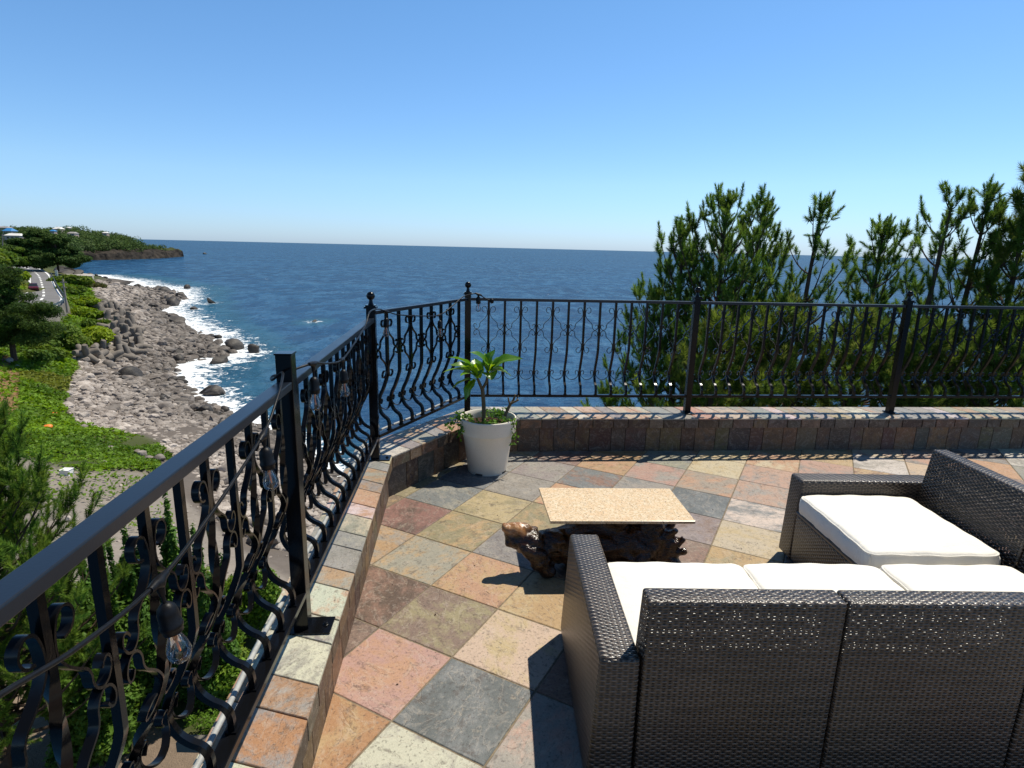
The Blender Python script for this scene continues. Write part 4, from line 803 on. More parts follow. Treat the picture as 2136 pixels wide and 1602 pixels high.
ZASPH = [(-500, 1360), (60, 1385), (140, 1440), (230, 1480), (420, 1545), (600, 1640), (700, 2100), (-800, 2100)]
ZNOVEG = [(335, 960), (400, 970), (520, 1100), (700, 1190), (700, 1340), (500, 1260), (420, 1270), (340, 1010)]
ZBROWN = [(-60, 735), (20, 745), (45, 790), (40, 850), (20, 870), (-80, 880)]
# --- near terrain on a polar grid
TH = np.linspace(R(-66), R(66), 460); RR = np.exp(np.linspace(math.log(3.0), math.log(300), 330))
tg, rg = np.meshgrid(TH, RR, indexing='ij'); X = (rg*np.sin(tg)).ravel(); Y = (rg*np.cos(tg)).ravel(); Z = hgt(X, Y)
ppx, ppy = proj(np.stack([X, Y, Z], -1))
wob = 6*(vnoise(X, Y, .6, 3)-.5)
zb, zy, za, zbr = inpoly(ppx+wob, ppy+wob, ZBEACH) | inpoly(ppx+wob, ppy+wob, ZNOVEG), inpoly(ppx+wob*2, ppy+wob, ZYARD), inpoly(ppx+wob*3, ppy+wob*3, ZASPH), inpoly(ppx+wob, ppy+wob, ZBROWN)
col = np.tile(np.array([.045, .06, .018]), (len(X), 1)); n1 = vnoise(X, Y, .25, 5)[:, None]; n2 = vnoise(X, Y, .08, 6)[:, None]
col = col*(.7+.6*n1)+np.array([.05, .035, .012])*np.clip(n2*1.6-.6, 0, 1)
col[zbr] = [.20, .12, .06]; col[zy] = np.array([.235, .205, .175])*(1+.15*(n1[zy]-.5)); col[za] = np.array([.20, .15, .11])*(1+.3*(n1[za]-.5))
isb = zb | (Z < -13.6) | ((Z < -11.8) & (X > -3)); col[isb & ~zy] = [.13, .11, .095]; col[Z < -14.6] = [.04, .036, .032]
Z = Z+(.25*(vnoise(X, Y, .5, 1)-.5)+.5*(vnoise(X, Y, .15, 2)-.5))*np.where(zy | za, .06, 1)*np.clip(rg.ravel()/40, .2, 1)*(np.abs(Z-ZR) > .4)
cg = col.reshape(len(TH), len(RR), 3)
for _ in range(2):
    p_ = np.pad(cg, ((1, 1), (1, 1), (0, 0)), 'edge'); cg = (p_[1:-1, 1:-1]*2+p_[:-2, 1:-1]+p_[2:, 1:-1]+p_[1:-1, :-2]+p_[1:-1, 2:])/6
col = cg.reshape(-1, 3)
nT, nR = len(TH), len(RR); ii, jj = np.meshgrid(np.arange(nT-1), np.arange(nR-1), indexing='ij'); b_ = (ii*nR+jj).ravel()
FQ = np.stack([b_, b_+1, b_+nR+1, b_+nR], -1)
tag(npmesh('ground', np.stack([X, Y, Z], -1), FQ, 'ground', None, True, col=col), kind='structure')
# --- sea: inner polar part with foam attribute, outer rings to the horizon (about 14 km)
TH2 = np.linspace(R(-180), R(180), 721); RR2 = np.concatenate([np.exp(np.linspace(math.log(8), math.log(330), 300)), np.exp(np.linspace(math.log(345), math.log(14000), 60))])
tg, rg = np.meshgrid(TH2[:-1], RR2, indexing='ij'); XS = (rg*np.sin(tg)).ravel(); YS = (rg*np.cos(tg)).ravel(); rs = rg.ravel()
foam = np.zeros(len(XS)); s_ = (rs < 330) & (np.abs(tg.ravel()) < R(64)); hz = hgt(XS[s_], YS[s_])
dep = ZS-hz; fm = np.clip(1-(dep+.1)/3.0, 0, 1)**.8; fm[dep < -.6] = .6
ff = np.zeros(len(XS)); ff[s_] = fm
searocks = [(432, 820, 1.1), (372, 752, 1.2), (455, 757, 1.5), (490, 727, 1.9), (530, 735, 1.6), (450, 705, 1.2), (372, 672, 2.2), (440, 632, 1.6), (392, 602, 1.6), (375, 800, 1.0), (445, 822, 1.3), (470, 858, .8), (378, 790, .8), (405, 645, 1.2), (330, 606, 2.2), (365, 637, 2.4), (428, 530, 3.0), (345, 612, 2.6), (375, 620, 2.0), (655, 671, .7), (1128, 700, .01)]
for px_, py_, sz in searocks:
    p = at(px_, py_, ZS); d = np.hypot((XS-p[0]), (YS-p[1])*.7); ff = np.maximum(ff, .75*np.exp(-(d/(2.8+sz*1.9))**2)*(sz > .1))
# headland surf
tag(npmesh('sea', np.stack([XS, YS, np.full(len(XS), ZS)], -1), np.concatenate([np.stack([(a_ := (np.arange(720)[:, None]*360+np.arange(359)[None]).ravel()), a_+1, (a_+1+360) % (720*360), (a_+360) % (720*360)], -1)]), 'sea_water', None, True, extra={'Foam': ff}), kind='structure')
# --- rocks
def icos(sub):
    bm = bmesh.new(); bmesh.ops.create_icosphere(bm, subdivisions=sub, radius=1); V = np.array([v.co[:] for v in bm.verts]); Fc = np.array([[v.index for v in f.verts] for f in bm.faces]); bm.free(); return V, Fc
I1, I2, I3 = icos(1), icos(2), icos(3)
def rockv(base, r_, ncut=5, dlo=.55):
    V = base[0].copy()
    for _ in range(ncut):   # planar cuts make it faceted
        n = r_.normal(0, 1, 3); n /= np.linalg.norm(n); d = r_.uniform(dlo, .9); k = V@n; V = V-np.clip(k-d, 0, None)[:, None]*n
    V += np.array([nz(v, 1.3, r_.integers(0, 50)) for v in V])[:, None]*V*.06
    return V*np.array([1, r_.uniform(.65, .95), r_.uniform(.5, .8)])
r_ = np.random.default_rng(21); VAR1 = [rockv(I2, r_) for _ in range(10)]; VAR2 = [rockv(I3, r_) for _ in range(8)]; VAR3 = [rockv(I3, r_, 10, .42) for _ in range(7)]
rock_me = []
for k in range(7):
    o = npmesh('boulder', VAR3[k], I3[1], 'dark_boulder', None, True, link=False); o.data.set_sharp_from_angle(angle=R(38)); rock_me.append(o.data); bpy.data.objects.remove(o)
stone_me = []
for k in range(7):
    me = rock_me[k].copy(); me.name = 'stone'; me.materials[0] = M['shore_stone']; stone_me.append(me)
def put_rock(name, me, p, s, r_, label, cat, grp, sink=.3):
    o = bpy.data.objects.new(name, me); COL.objects.link(o); o.location = (p[0], p[1], p[2]+s*(.35-sink)); o.scale = (s, s, s); o.rotation_euler = (r_.uniform(-.35, .35), r_.uniform(-.35, .35), r_.uniform(0, 6.28)); tag(o, label, cat, grp); return o
r_ = np.random.default_rng(5)
for k, (px_, py_, sz) in enumerate(searocks):
    if sz < .1: continue
    p = at(px_, py_, ZS); put_rock('sea_rock', rock_me[k % 7], p, sz, r_, 'dark wet rock standing in the breaking waves just off the stony shore', 'rock', 'wet rocks in the surf', .2)
# large dark boulders along the water line
nb = 0
SH = np.array([at(x, y, ZS)[:2] for x, y in SHORE[1:]])
seg = np.linalg.norm(np.diff(SH, axis=0), axis=1); cum = np.concatenate([[0], np.cumsum(seg)])
while nb < 170:
    q = r_.uniform(0, cum[-1]); k = min(np.searchsorted(cum, q)-1, len(seg)-1); k = max(k, 0); p = SH[k]+(SH[k+1]-SH[k])*((q-cum[k])/seg[k])
    tdir = (SH[k+1]-SH[k])/seg[k]; nrm = V2((tdir[1], -tdir[0])); 
    if (nrm@V2((-1, -.3))) < 0: nrm = -nrm
    p = p+nrm*r_.normal(2.2, 2.0); z = max(hgt(p[0], p[1])[0], ZS-.3); s = min(r_.lognormal(-.3, .40), 2.2)*(1 if p[1] > 60 else .75)
    put_rock('boulder', rock_me[r_.integers(0, 7)], (p[0], p[1], z), s, r_, 'dark boulder among many piled along the water line of the shore', 'boulder', 'dark boulders along the water line'); nb += 1
# pale stones and the rest of the beach
cand = []
while len(cand) < 14000:
    th = r_.uniform(R(-62), R(-8), 4000); rr = np.exp(r_.uniform(math.log(24), math.log(230), 4000)); x, y = rr*np.sin(th), rr*np.cos(th); z = hgt(x, y); a, b = proj(np.stack([x, y, z], -1)); k = inpoly(a, b, ZBEACH) & (z > ZS-.25)
    dens = np.clip(rr/60, .35, 1.0)
    cand += list(np.stack([x, y, z], -1)[k & (r_.random(4000) < dens)])
cand = np.array(cand[:14000]); sizes = np.minimum(r_.lognormal(-1.45, .45, len(cand))*np.clip(np.hypot(cand[:, 0], cand[:, 1])/70, .8, 1.7), 1.5)
extra_ = []
while len(extra_) < 420:
    px_, py_ = r_.uniform(60, 640), r_.uniform(960, 1330); ok_ = inpoly(np.array([px_]), np.array([py_]), ZYARD)[0] or inpoly(np.array([px_]), np.array([py_]), ZNOVEG)[0]
    if ok_:
        p = at(px_, py_, -10); z_ = hgt(p[0], p[1])[0]; p = at(px_, py_, z_); extra_.append((p[0], p[1], hgt(p[0], p[1])[0]))
cand = np.concatenate([cand, np.array(extra_)]); sizes = np.concatenate([sizes, np.minimum(r_.lognormal(-3.0, .55, 420), .3)])
appz = sizes/np.hypot(cand[:, 0], cand[:, 1]); big = np.argsort(-appz)[:130]; rest = np.setdiff1d(np.arange(len(cand)), big)
for k in big:
    put_rock('shore_stone', stone_me[r_.integers(0, 7)], cand[k], sizes[k]*1.1, r_, 'pale grey-brown angular stone among the many strewn over the upper beach', 'stone', 'pale stones on the upper beach')
VV, FF, CC = [], [], []; off = 0
for k in rest:
    near = np.hypot(cand[k][0], cand[k][1]) < 60; base, Fi = (VAR2[r_.integers(0, 8)], I3[1]) if near and sizes[k] > .3 else (VAR1[r_.integers(0, 10)], I2[1])
    a = r_.uniform(0, 6.28); ca, sa = math.cos(a), math.sin(a); v = base*sizes[k]; v = np.stack([v[:, 0]*ca-v[:, 1]*sa, v[:, 0]*sa+v[:, 1]*ca, v[:, 2]+v[:, 0]*r_.uniform(-.3, .3)], -1)+cand[k]+[0, 0, sizes[k]*.12]
    wet = np.clip((cand[k][2]+15.0+r_.normal(0, .3)-.05)/2.1, 0, 1); g = r_.uniform(.0, .95)*wet-.62*(1-wet); VV.append(v); FF.append(Fi+off); off += len(v); CC.append(np.full((len(v), 3), g))
o = npmesh('beach_stones', np.concatenate(VV), np.concatenate(FF), 'shore_stone', None, False, col=np.concatenate(CC)); tag(o, 'grey and pinkish stones covering the whole beach', 'stones', kind='stuff')
# a few rocks lying in the grass
for px_, py_, s in [(232, 940, .55), (220, 975, .65), (255, 965, .5), (262, 937, .4), (285, 945, .45), (298, 950, .6), (335, 957, .55), (310, 955, .4), (283, 990, .35), (268, 978, .35), (20, 752, .5), (40, 768, .55), (178, 893, .5), (197, 892, .45)]:
    p = at(px_, py_, -11.6); p = at(px_, py_, hgt(p[0], p[1])[0]); put_rock('stone', stone_me[r_.integers(0, 7)], p, s*.8, r_, 'stone lying in the green ground cover below the beach edge', 'stone', 'stones in the ground cover')
# --- tetrapods
def tetra_mesh():
    m = MB(); dirs = [V2((0, 0, 1))]+[V2((math.cos(a)*.943, math.sin(a)*.943, -.333)) for a in (0, 2.094, 4.189)]
    for d in dirs:
        ax2 = np.cross(d, [.3, .7, .1]); ax2 /= np.linalg.norm(ax2); m.lathe([(.46, 0), (.41, .35), (.35, .9), (.28, 1.36), (.23, 1.42), (.0, 1.43)], (0, 0, 0), 14, np.array([ax2, np.cross(d, ax2), d]), capb=False, capt=False)
    return m
tm = tetra_mesh(); tme = npmesh('tetrapod', np.array(tm.V), tm.F, 'tetrapod_concrete', None, True, link=False).data; tme.set_sharp_from_angle(angle=R(45))
r_ = np.random.default_rng(9); TP = [(175, 738), (205, 742), (222, 725), (238, 735), (252, 742), (272, 730), (262, 712), (285, 716), (240, 712), (230, 700), (258, 698), (278, 704), (226, 684), (248, 688), (268, 690), (286, 694), (222, 668), (240, 672), (258, 676), (276, 680), (214, 654), (232, 658), (250, 662), (268, 668), (206, 640), (224, 644), (244, 650), (200, 628), (218, 632), (262, 656), (190, 734), (246, 724), (215, 648), (236, 645)]+[(v*1.0, w_) for v, w_ in zip([180, 212, 231, 246, 267, 281, 218, 236, 252, 272, 208, 228, 245, 262, 204, 215, 234, 252, 290, 294], [741, 731, 744, 716, 741, 734, 705, 693, 705, 684, 660, 664, 680, 698, 634, 640, 650, 648, 706, 722])]
for k, (px_, py_) in enumerate(TP):
    p = at(px_, py_, -13.2); z = hgt(p[0], p[1])[0]; p = at(px_, py_, max(z+.6, -13.9)); s = (1.12 if py_ > 700 else 1.25)*r_.uniform(.92, 1.05)
    o = bpy.data.objects.new('tetrapod', tme); COL.objects.link(o); o.location = p; o.scale = (s,)*3; o.rotation_euler = (r_.uniform(-.5, .5), r_.uniform(-.5, .5), r_.uniform(0, 6.28)) if k % 3 else (math.pi+r_.uniform(-.4, .4), r_.uniform(-.4, .4), r_.uniform(0, 6))
    tag(o, 'grey four-legged concrete tetrapod in the pile of wave breakers below the coast road', 'wave breaker', 'concrete tetrapods below the road')
# --- leaf clouds
def leafcloud(cens, rads, n, size, r_, pal, up=.35, surf=.55):
    """diamond leaves spread through a set of ellipsoids; returns V, F(quads), C"""
    cens, rads = np.array(cens, float), np.array(rads, float); wts = (rads.prod(1))**(2/3); k = r_.choice(len(cens), n, p=wts/wts.sum())
    d = r_.normal(0, 1, (n, 3)); d /= np.linalg.norm(d, axis=1)[:, None]; rr = surf+(1-surf)*r_.random(n); rr = np.where(r_.random(n) < .25, r_.random(n)**.5, rr*r_.uniform(.9, 1.1, n))
    P = cens[k]+d*rr[:, None]*rads[k]; nrm = d*.8+r_.normal(0, .55, (n, 3))+[0, 0, up]; nrm /= np.linalg.norm(nrm, axis=1)[:, None]
    a = np.cross(nrm, r_.normal(0, 1, (n, 3))); a /= np.linalg.norm(a, axis=1)[:, None]; b = np.cross(nrm, a); s = size*r_.uniform(.6, 1.4, n)[:, None]
    V = np.stack([P-a*s, P+b*s*.55+nrm*s*.12, P+a*s, P-b*s*.55+nrm*s*.12], 1).reshape(-1, 3); Fq = np.arange(n*4).reshape(n, 4)
    pal = np.array(pal); cl = pal[r_.integers(0, len(pal), len(cens))][k]*.6+pal[r_.integers(0, len(pal), n)]*.4; cl = cl*r_.uniform(.75, 1.25, (n, 1)); return V, Fq, np.repeat(cl, 4, 0)
G_VINE = [(.19, .28, .016), (.15, .235, .016), (.24, .31, .018), (.12, .20, .016)]; G_SHRUB = [(.08, .145, .016), (.11, .18, .018), (.06, .115, .016), (.14, .20, .022)]; G_DARK = [(.035, .07, .016), (.045, .085, .018), (.06, .10, .02)]; G_PINE = [(.060, .13, .022), (.085, .165, .027), (.12, .20, .032), (.09, .15, .026)]
# ground cover: leaves all over the green slopes
r_ = np.random.default_rng(31); N = 480000; th = r_.uniform(R(-64), R(-14), N); rr = np.exp(r_.uniform(math.log(11), math.log(190), N)); x, y = rr*np.sin(th), rr*np.cos(th); z = hgt(x, y); a, b = proj(np.stack([x, y, z], -1)); wob = 8*(vnoise(x, y, .7, 3)-.5)
rd = ROADR+ROADL[::-1]
weed = (r_.random(N) < .10*(vnoise(x, y, .35, 77) > .55))
ok = (z > -13.3) & ~inpoly(a+wob, b+wob, ZBEACH) & (~inpoly(a+wob, b+wob, ZYARD) | weed) & ~inpoly(a+wob, b+wob, ZNOVEG) & ~inpoly(a+wob*2, b+wob, ZASPH) & ~(inpoly(a, b, rd)) & (np.abs(z-ZR) > .32)
brn = inpoly(a, b, ZBROWN); ok &= ~(brn & (r_.random(N) < .75)); thin = vnoise(x, y, .5, 12); ok &= (thin+r_.random(N)*.5 > .30)
x, y, z, rr = x[ok], y[ok], z[ok], rr[ok]; n = len(x); mound = .35*vnoise(x, y, .5, 8)+.25*vnoise(x, y, 1.3, 9)
P = np.stack([x, y, z+.02+mound*r_.random(n)**.4], -1); nrm = r_.normal(0, .5, (n, 3))+[0, 0, .8]; nrm /= np.linalg.norm(nrm, axis=1)[:, None]; aa = np.cross(nrm, r_.normal(0, 1, (n, 3))); aa /= np.linalg.norm(aa, axis=1)[:, None]; bb = np.cross(nrm, aa); s = (.0029*rr*r_.uniform(.6, 1.5, n))[:, None]
V = np.stack([P-aa*s, P+bb*s*.55, P+aa*s, P-bb*s*.55], 1).reshape(-1, 3); f = vnoise(x, y, .22, 14)[:, None]; f2 = vnoise(x, y, .09, 15)[:, None]
cl = np.array([.17, .29, .018])*f+np.array([.08, .155, .016])*(1-f); cl = np.where(f2 > .80, cl*.5+np.array([.20, .16, .04])*.5, cl); cl = cl*r_.uniform(.6, 1.35, (n, 1))
o = npmesh('ground_cover', V, np.arange(n*4).reshape(n, 4), 'shrub_leaves', None, False, col=np.repeat(cl, 4, 0)); tag(o, 'green creeping plants covering the slope above the beach', 'ground cover', kind='stuff')
def shrub(name, label, cat, cens, rads, n, size, pal, seed, grp=None, mat='shrub_leaves', trunk=None, surf=.55):
    r_ = np.random.default_rng(seed); c0 = np.array(cens).mean(0); zb = min(c[2]-r[2]*.8 for c, r in zip(cens, rads)); root = empty(name, (c0[0], c0[1], zb), label, cat, grp)
    V, Fq, C = leafcloud(cens, rads, n, size, r_, pal, surf=surf); to_local(npmesh('foliage' if trunk is None else 'crown', V, Fq, mat, None, False, col=C), root)
    m = MB()
    if trunk is None:
        for c, r in list(zip(cens, rads))[:6]: m.tube([(c0[0], c0[1], zb-.1), ((c0[0]+c[0])/2, (c0[1]+c[1])/2, (zb+c[2])/2), c], [.03+.012*max(r), .02+.008*max(r), .01], 5)
        to_local(m.build('stem', 'bark'), root)
    else:
        for pts, ra in trunk: m.tube(spline(pts, 3), list(np.interp(np.linspace(0, 1, 3*(len(pts)-1)+1), np.linspace(0, 1, len(ra)), ra)), 7)
        to_local(m.build('trunk', 'bark', smooth=True), root)
    return root
def clump(px_, py_, zg, W, Hh, k, seed, depth=.8):
    """ellipsoid set for a bush whose foot stands at pixel px,py on ground zg"""
    r_ = np.random.default_rng(seed); p = at(px_, py_, zg); cs, rs = [], []
    for _ in range(k):
        a = r_.uniform(0, 6.28); q = r_.uniform(0, .75)**.7; cs.append((p[0]+math.cos(a)*q*W, p[1]+math.sin(a)*q*W*depth, zg+Hh*r_.uniform(.3, .75)*(1-.4*q))); s = r_.uniform(.3, .5); rs.append((W*s, W*s*depth, Hh*s*.75))
    return cs, rs
VG = 'vine-covered mounds beside the coast road'
for k, (px_, py_, zg, W, H_, n, pal, lab) in enumerate([
    (165, 735, -12.9, 5.2, 4.2, 9000, G_VINE, 'large bright green vine-covered mound beside the wave breakers, below the road wall'),
    (120, 725, -12.0, 4.2, 3.4, 5000, G_SHRUB, 'mid green bush between the dark pine and the large vine-covered mound'),
    (196, 690, -12.9, 2.6, 2.0, 2000, G_SHRUB, 'small dark green bush at the foot of the concrete road wall'),
    (185, 668, -12.4, 3.6, 2.4, 3000, G_VINE, 'yellow-green vine mound between road wall and boulders, nearest the wall corner'),
    (172, 640, -11.6, 3.8, 2.4, 3000, G_VINE, 'yellow-green vine mound between road and boulders, second from the wall corner'),
    (160, 618, -11.0, 4.0, 2.6, 3000, G_SHRUB, 'green bushy mound beside the road where the boulders begin'),
    (150, 596, -10.6, 4.5, 3.0, 3000, G_SHRUB, 'dark green bush on the seaward road edge before the rocky platform'),
    (190, 600, -11.6, 5.0, 1.6, 3000, [(.10, .10, .03), (.07, .10, .02), (.12, .10, .05)], 'brownish grass hummock at the top of the stony beach'),
    (8, 588, -8.0, 5, 3.2, 5000, G_VINE, 'bright green bush on the landward road side'),
    (-12, 572, -7, 8, 6.0, 6000, G_SHRUB, 'tall green bush at the left edge beside the road'),
    (95, 752, -11.6, 3.0, 1.9, 3000, G_SHRUB, 'low green bush in front of the dark pine on the slope')]):
    cs, rs = clump(px_, py_, zg, W, H_, 9, 40+k); dist = math.hypot(*at(px_, py_, zg)[:2]); shrub('shrub', lab, 'bush', cs, rs, int(n*2.3), .0025*dist, pal, 60+k, VG)
# --- pine trees with needle shoots
def shoot_tmpl(n, r_, fine=1.0):
    V = []
    for i in range(n):
        tq = (i+.5)/n*.95+.03; a = i*2.39996+r_.uniform(-.3, .3); phi = R(56)*(1-tq)**.8+R(14); d = V2((math.cos(a)*math.sin(phi), math.sin(a)*math.sin(phi), math.cos(phi))); L = (.36-.08*tq)*r_.uniform(.75, 1.15)
        b = V2((0, 0, tq)); s = np.cross(d, r_.normal(0, 1, 3)); s /= np.linalg.norm(s); wd = .027*fine; V += [b-s*wd, b+s*wd, b+d*L]
    return np.array(V)
def tuft_tmpl(n, r_):
    V = []
    for i in range(n):
        tq = (i+.5)/n; a = i*2.39996+r_.uniform(-.3, .3); phi = R(88)*(1-tq)**.8+R(10); d = V2((math.cos(a)*math.sin(phi), math.sin(a)*math.sin(phi), math.cos(phi))); L = .43*r_.uniform(.75, 1.15)
        b = V2((0, 0, .15+.45*tq)); s = np.cross(d, r_.normal(0, 1, 3)); s /= np.linalg.norm(s); V += [b-s*.023, b+s*.023, b+d*L]
    return np.array(V)
r_ = np.random.default_rng(77); TM = [shoot_tmpl(76, r_) for _ in range(5)]; TMt = [tuft_tmpl(72, r_) for _ in range(5)]; TMf = [shoot_tmpl(90, r_, .75) for _ in range(5)]
def pine(label, top, base, Rmax, crown_h, seed, dens=1.0, nper=5, shoot=.29, pal=G_PINE, grp=None, fine=False, trunk_r=.13, lean=(0, 0), name='pine_tree', bare=.25, upturn=.55, whorl=.55, stubby=1.0, tuft=.32):
    r_ = np.random.default_rng(seed); top, base = V2(top), V2(base); root = empty(name, tuple(base), label, 'tree', grp); m = MB(); H_ = top[2]-base[2]
    mid = base+(top-base)*.55+V2((lean[0], lean[1], 0)); TP_ = np.array(spline([base, mid, top], 14)); zt = TP_[:, 2]
    m.tube(TP_, list(np.interp(np.linspace(0, 1, len(TP_)), [0, .6, 1], [trunk_r, trunk_r*.6, .018])), 8)
    def tp(z): return V2([np.interp(z, zt, TP_[:, 0]), np.interp(z, zt, TP_[:, 1]), z])
    VV, CC = [], []; pal = np.array(pal); tm_ = TMf if fine else TM
    def add_shoot(p, d, L):
        d = d/np.linalg.norm(d); a = np.cross(d, [.31, .77, .2]); a /= np.linalg.norm(a); b = np.cross(d, a); T = (TMt if r_.random() < tuft else tm_)[r_.integers(0, 5)]; an = r_.uniform(0, 6.28); a2 = a*math.cos(an)+b*math.sin(an); b2 = np.cross(d, a2)
        VV.append(p+(T[:, :1]*a2+T[:, 1:2]*b2+T[:, 2:]*d)*L); CC.append(np.tile(pal[r_.integers(0, len(pal))]*r_.uniform(.75, 1.3), (len(T), 1)))
    nw = int(crown_h/whorl)
    for k in range(nw+1):
        tq = k/nw; zc = top[2]-crown_h*(1-tq)*.98-.10; c = tp(zc); Lb = Rmax*(1-tq)**.75*1.0+.22
        na = nper if tq < .9 else 3
        for a_ in range(na):
            if r_.random() > dens: continue
            az = (a_+r_.uniform(-.35, .35))*2*math.pi/na+k*1.1; L = Lb*r_.uniform(.6, 1.12); el = R(8+34*tq+r_.uniform(-8, 12)); hd = V2((math.cos(az), math.sin(az), 0)); bend = r_.uniform(-.25, .25); sd2 = V2((-hd[1], hd[0], 0))
            pts = [c+hd*L*s*math.cos(el)+sd2*bend*L*s*s+V2((0, 0, 1))*(L*math.sin(el)*s+upturn*L*s**2.4-.10*L*s*(1-s)) for s in np.linspace(0, 1, 7)]
            m.tube(pts, list(np.linspace(.012+.016*L, .006, 7)), 5)
            for q, s in enumerate(np.arange(bare, 1.0, .17 if L > .8 else .3)):
                i = min(int(s*6), 5); p = pts[i]+(pts[i+1]-pts[i])*(s*6-i); tg = pts[i+1]-pts[i]; tg /= np.linalg.norm(tg); sg = 1 if q % 2 else -1
                sv = np.cross(tg, [0, 0, 1.]); sv /= np.linalg.norm(sv)+1e-9; Ls = (.30*L*(1.15-s)+.14)*r_.uniform(.6, 1.3); d = tg*.55+sv*sg*r_.uniform(.5, .9)+V2((0, 0, r_.uniform(.15, .6))); d /= np.linalg.norm(d)
                e = p+d*Ls+V2((0, 0, .18*Ls)); m.tube([p, (p+e)/2-V2((0, 0, .03*Ls)), e], [.007+.006*Ls, .006, .004], 4)
                add_shoot(e-d*.08, d*.75+V2((0, 0, .55))+r_.normal(0, .25, 3), shoot*r_.uniform(.75, 1.25))
                for _ in range(2 if Ls > .3 else 1):
                    u = r_.uniform(.3, .9); add_shoot(p+(e-p)*u, d*.5+r_.normal(0, .45, 3)+V2((0, 0, .55)), shoot*r_.uniform(.6, 1.0)*stubby)
            tg = pts[-1]-pts[-3]; tg /= np.linalg.norm(tg); add_shoot(pts[-1]-tg*.1, tg*.6+V2((0, 0, .8)), shoot*1.25)
            for _ in range(3): add_shoot(pts[-1]-tg*r_.uniform(.05, .3), tg*.5+r_.normal(0, .4, 3)+V2((0, 0, .5)), shoot*r_.uniform(.6, .95))
    ld = TP_[-1]-TP_[-3]; ld /= np.linalg.norm(ld); add_shoot(top-ld*.25, ld, shoot*1.5)
    for _ in range(6): add_shoot(top-ld*r_.uniform(.2, .8), ld*.8+r_.normal(0, .35, 3), shoot*.9)
    V = np.concatenate(VV); to_local(npmesh('crown', V, np.arange(len(V)).reshape(-1, 3), 'pine_needles', None, False, col=np.concatenate(CC)), root); to_local(m.build('trunk', 'bark', smooth=True), root)
    return root
PG = 'pines beyond the far railing'
G_PL = [(.085, .145, .024), (.12, .175, .028), (.07, .12, .022), (.14, .18, .038)]
def rp_(label, px_, py_, d, Rm, ch, seed, bx=0, **kw):
    if kw.get('pal') is not None: kw.setdefault('tuft', .8); kw.setdefault('upturn', .35); kw.setdefault('shoot', .36)
    t_ = aty(px_, py_+44, d); pine(label, t_, (t_[0]+bx, t_[1]+.4, -10.2), Rm, ch, seed, grp=PG, **{'dens': .89, **kw})
rp_('tall full pine with upright candle shoots behind the second far railing post', 1514, 398, 14.0, 2.5, 6.2, 1, .3, nper=6, upturn=.85, whorl=.5, stubby=1.15)
rp_('dark bushy pine tucked between the leftmost pine and the slim pine beside it', 1590, 405, 14.6, 1.45, 5.2, 2, -.2, nper=6, upturn=.8, whorl=.5)
rp_('slim dark pine with short tips on the left flank of the tall full pine', 1425, 455, 14.3, 1.3, 4.6, 21, .3, nper=5, upturn=.8)
rp_('slim open pine with bare stem and tufted top, right of the tall full pine', 1712, 398, 13.2, 1.1, 4.4, 3, -.35, nper=4, upturn=.7, bare=.45, dens=.75, whorl=.6)
rp_('broad pine with several short leaders in the middle of the row', 1842, 445, 14.5, 1.55, 4.8, 4, .2, nper=6, upturn=.75)
rp_('leaning pine with a bare curved stem and sparse tufts against the sea', 1985, 385, 13.0, 1.2, 4.2, 5, -.75, nper=4, dens=.62, bare=.5, lean=(.1, 0), upturn=.6, whorl=.6)
rp_('upright pine with a straight visible stem near the right edge', 2062, 380, 13.0, 1.25, 4.6, 6, -.3, nper=5, dens=.85, bare=.38, upturn=.65)
rp_('dense pine at the right edge of the row', 2158, 345, 12.4, 1.35, 5.4, 7, .1, nper=6, pal=G_PL)
rp_('low pine with a spreading crown, lowest at the left end of the row', 1366, 585, 14.6, 1.7, 3.6, 8, .5, nper=5, upturn=.6)
rp_('yellow-green pine low behind the second railing bay', 1640, 615, 12.4, 2.0, 4.2, 9, 0, nper=6, pal=G_PL, whorl=.5)
rp_('yellow-green pine low behind the third far railing post', 1800, 640, 12.0, 2.0, 4.2, 10, 0, nper=6, pal=G_PL, whorl=.5)
rp_('yellow-green pine low in front of the leaning pine', 1935, 660, 11.6, 1.9, 4.2, 11, 0, nper=6, pal=G_PL, whorl=.5)
rp_('yellow-green pine low at the right edge behind the railing', 2085, 640, 11.4, 1.9, 4.2, 12, 0, nper=6, pal=G_PL, whorl=.5)
rp_('small pine whose top just reaches the railing top behind the second railing bay', 1500, 640, 11.8, 1.7, 3.6, 13, 0, nper=6, pal=G_PL)
rp_('pine standing beyond the right edge of the row', 2300, 430, 13, 2.0, 5, 14, 0)
rp_('tall pine standing far beyond the right edge of the row', 2480, 360, 15, 2.2, 6, 15, 0)
rp_('small young pine whose tips show just above the far parapet', 1268, 800, 11.5, 1.2, 2.0, 16, .2)
# near pine at the left edge, below the railing
t_ = aty(-95, 850, 9.6); pine('near pine at the left edge below the handrail, seen from above', t_, (t_[0]-.4, t_[1], -9.2), 2.45, 6.6, 31, nper=8, shoot=.36, tuft=.0, pal=[(.07, .145, .025), (.10, .185, .03), (.14, .22, .035), (.11, .17, .028)], fine=True, trunk_r=.16, whorl=.32, upturn=.45, bare=.12)
t_ = aty(330, 1075, 11.0); 
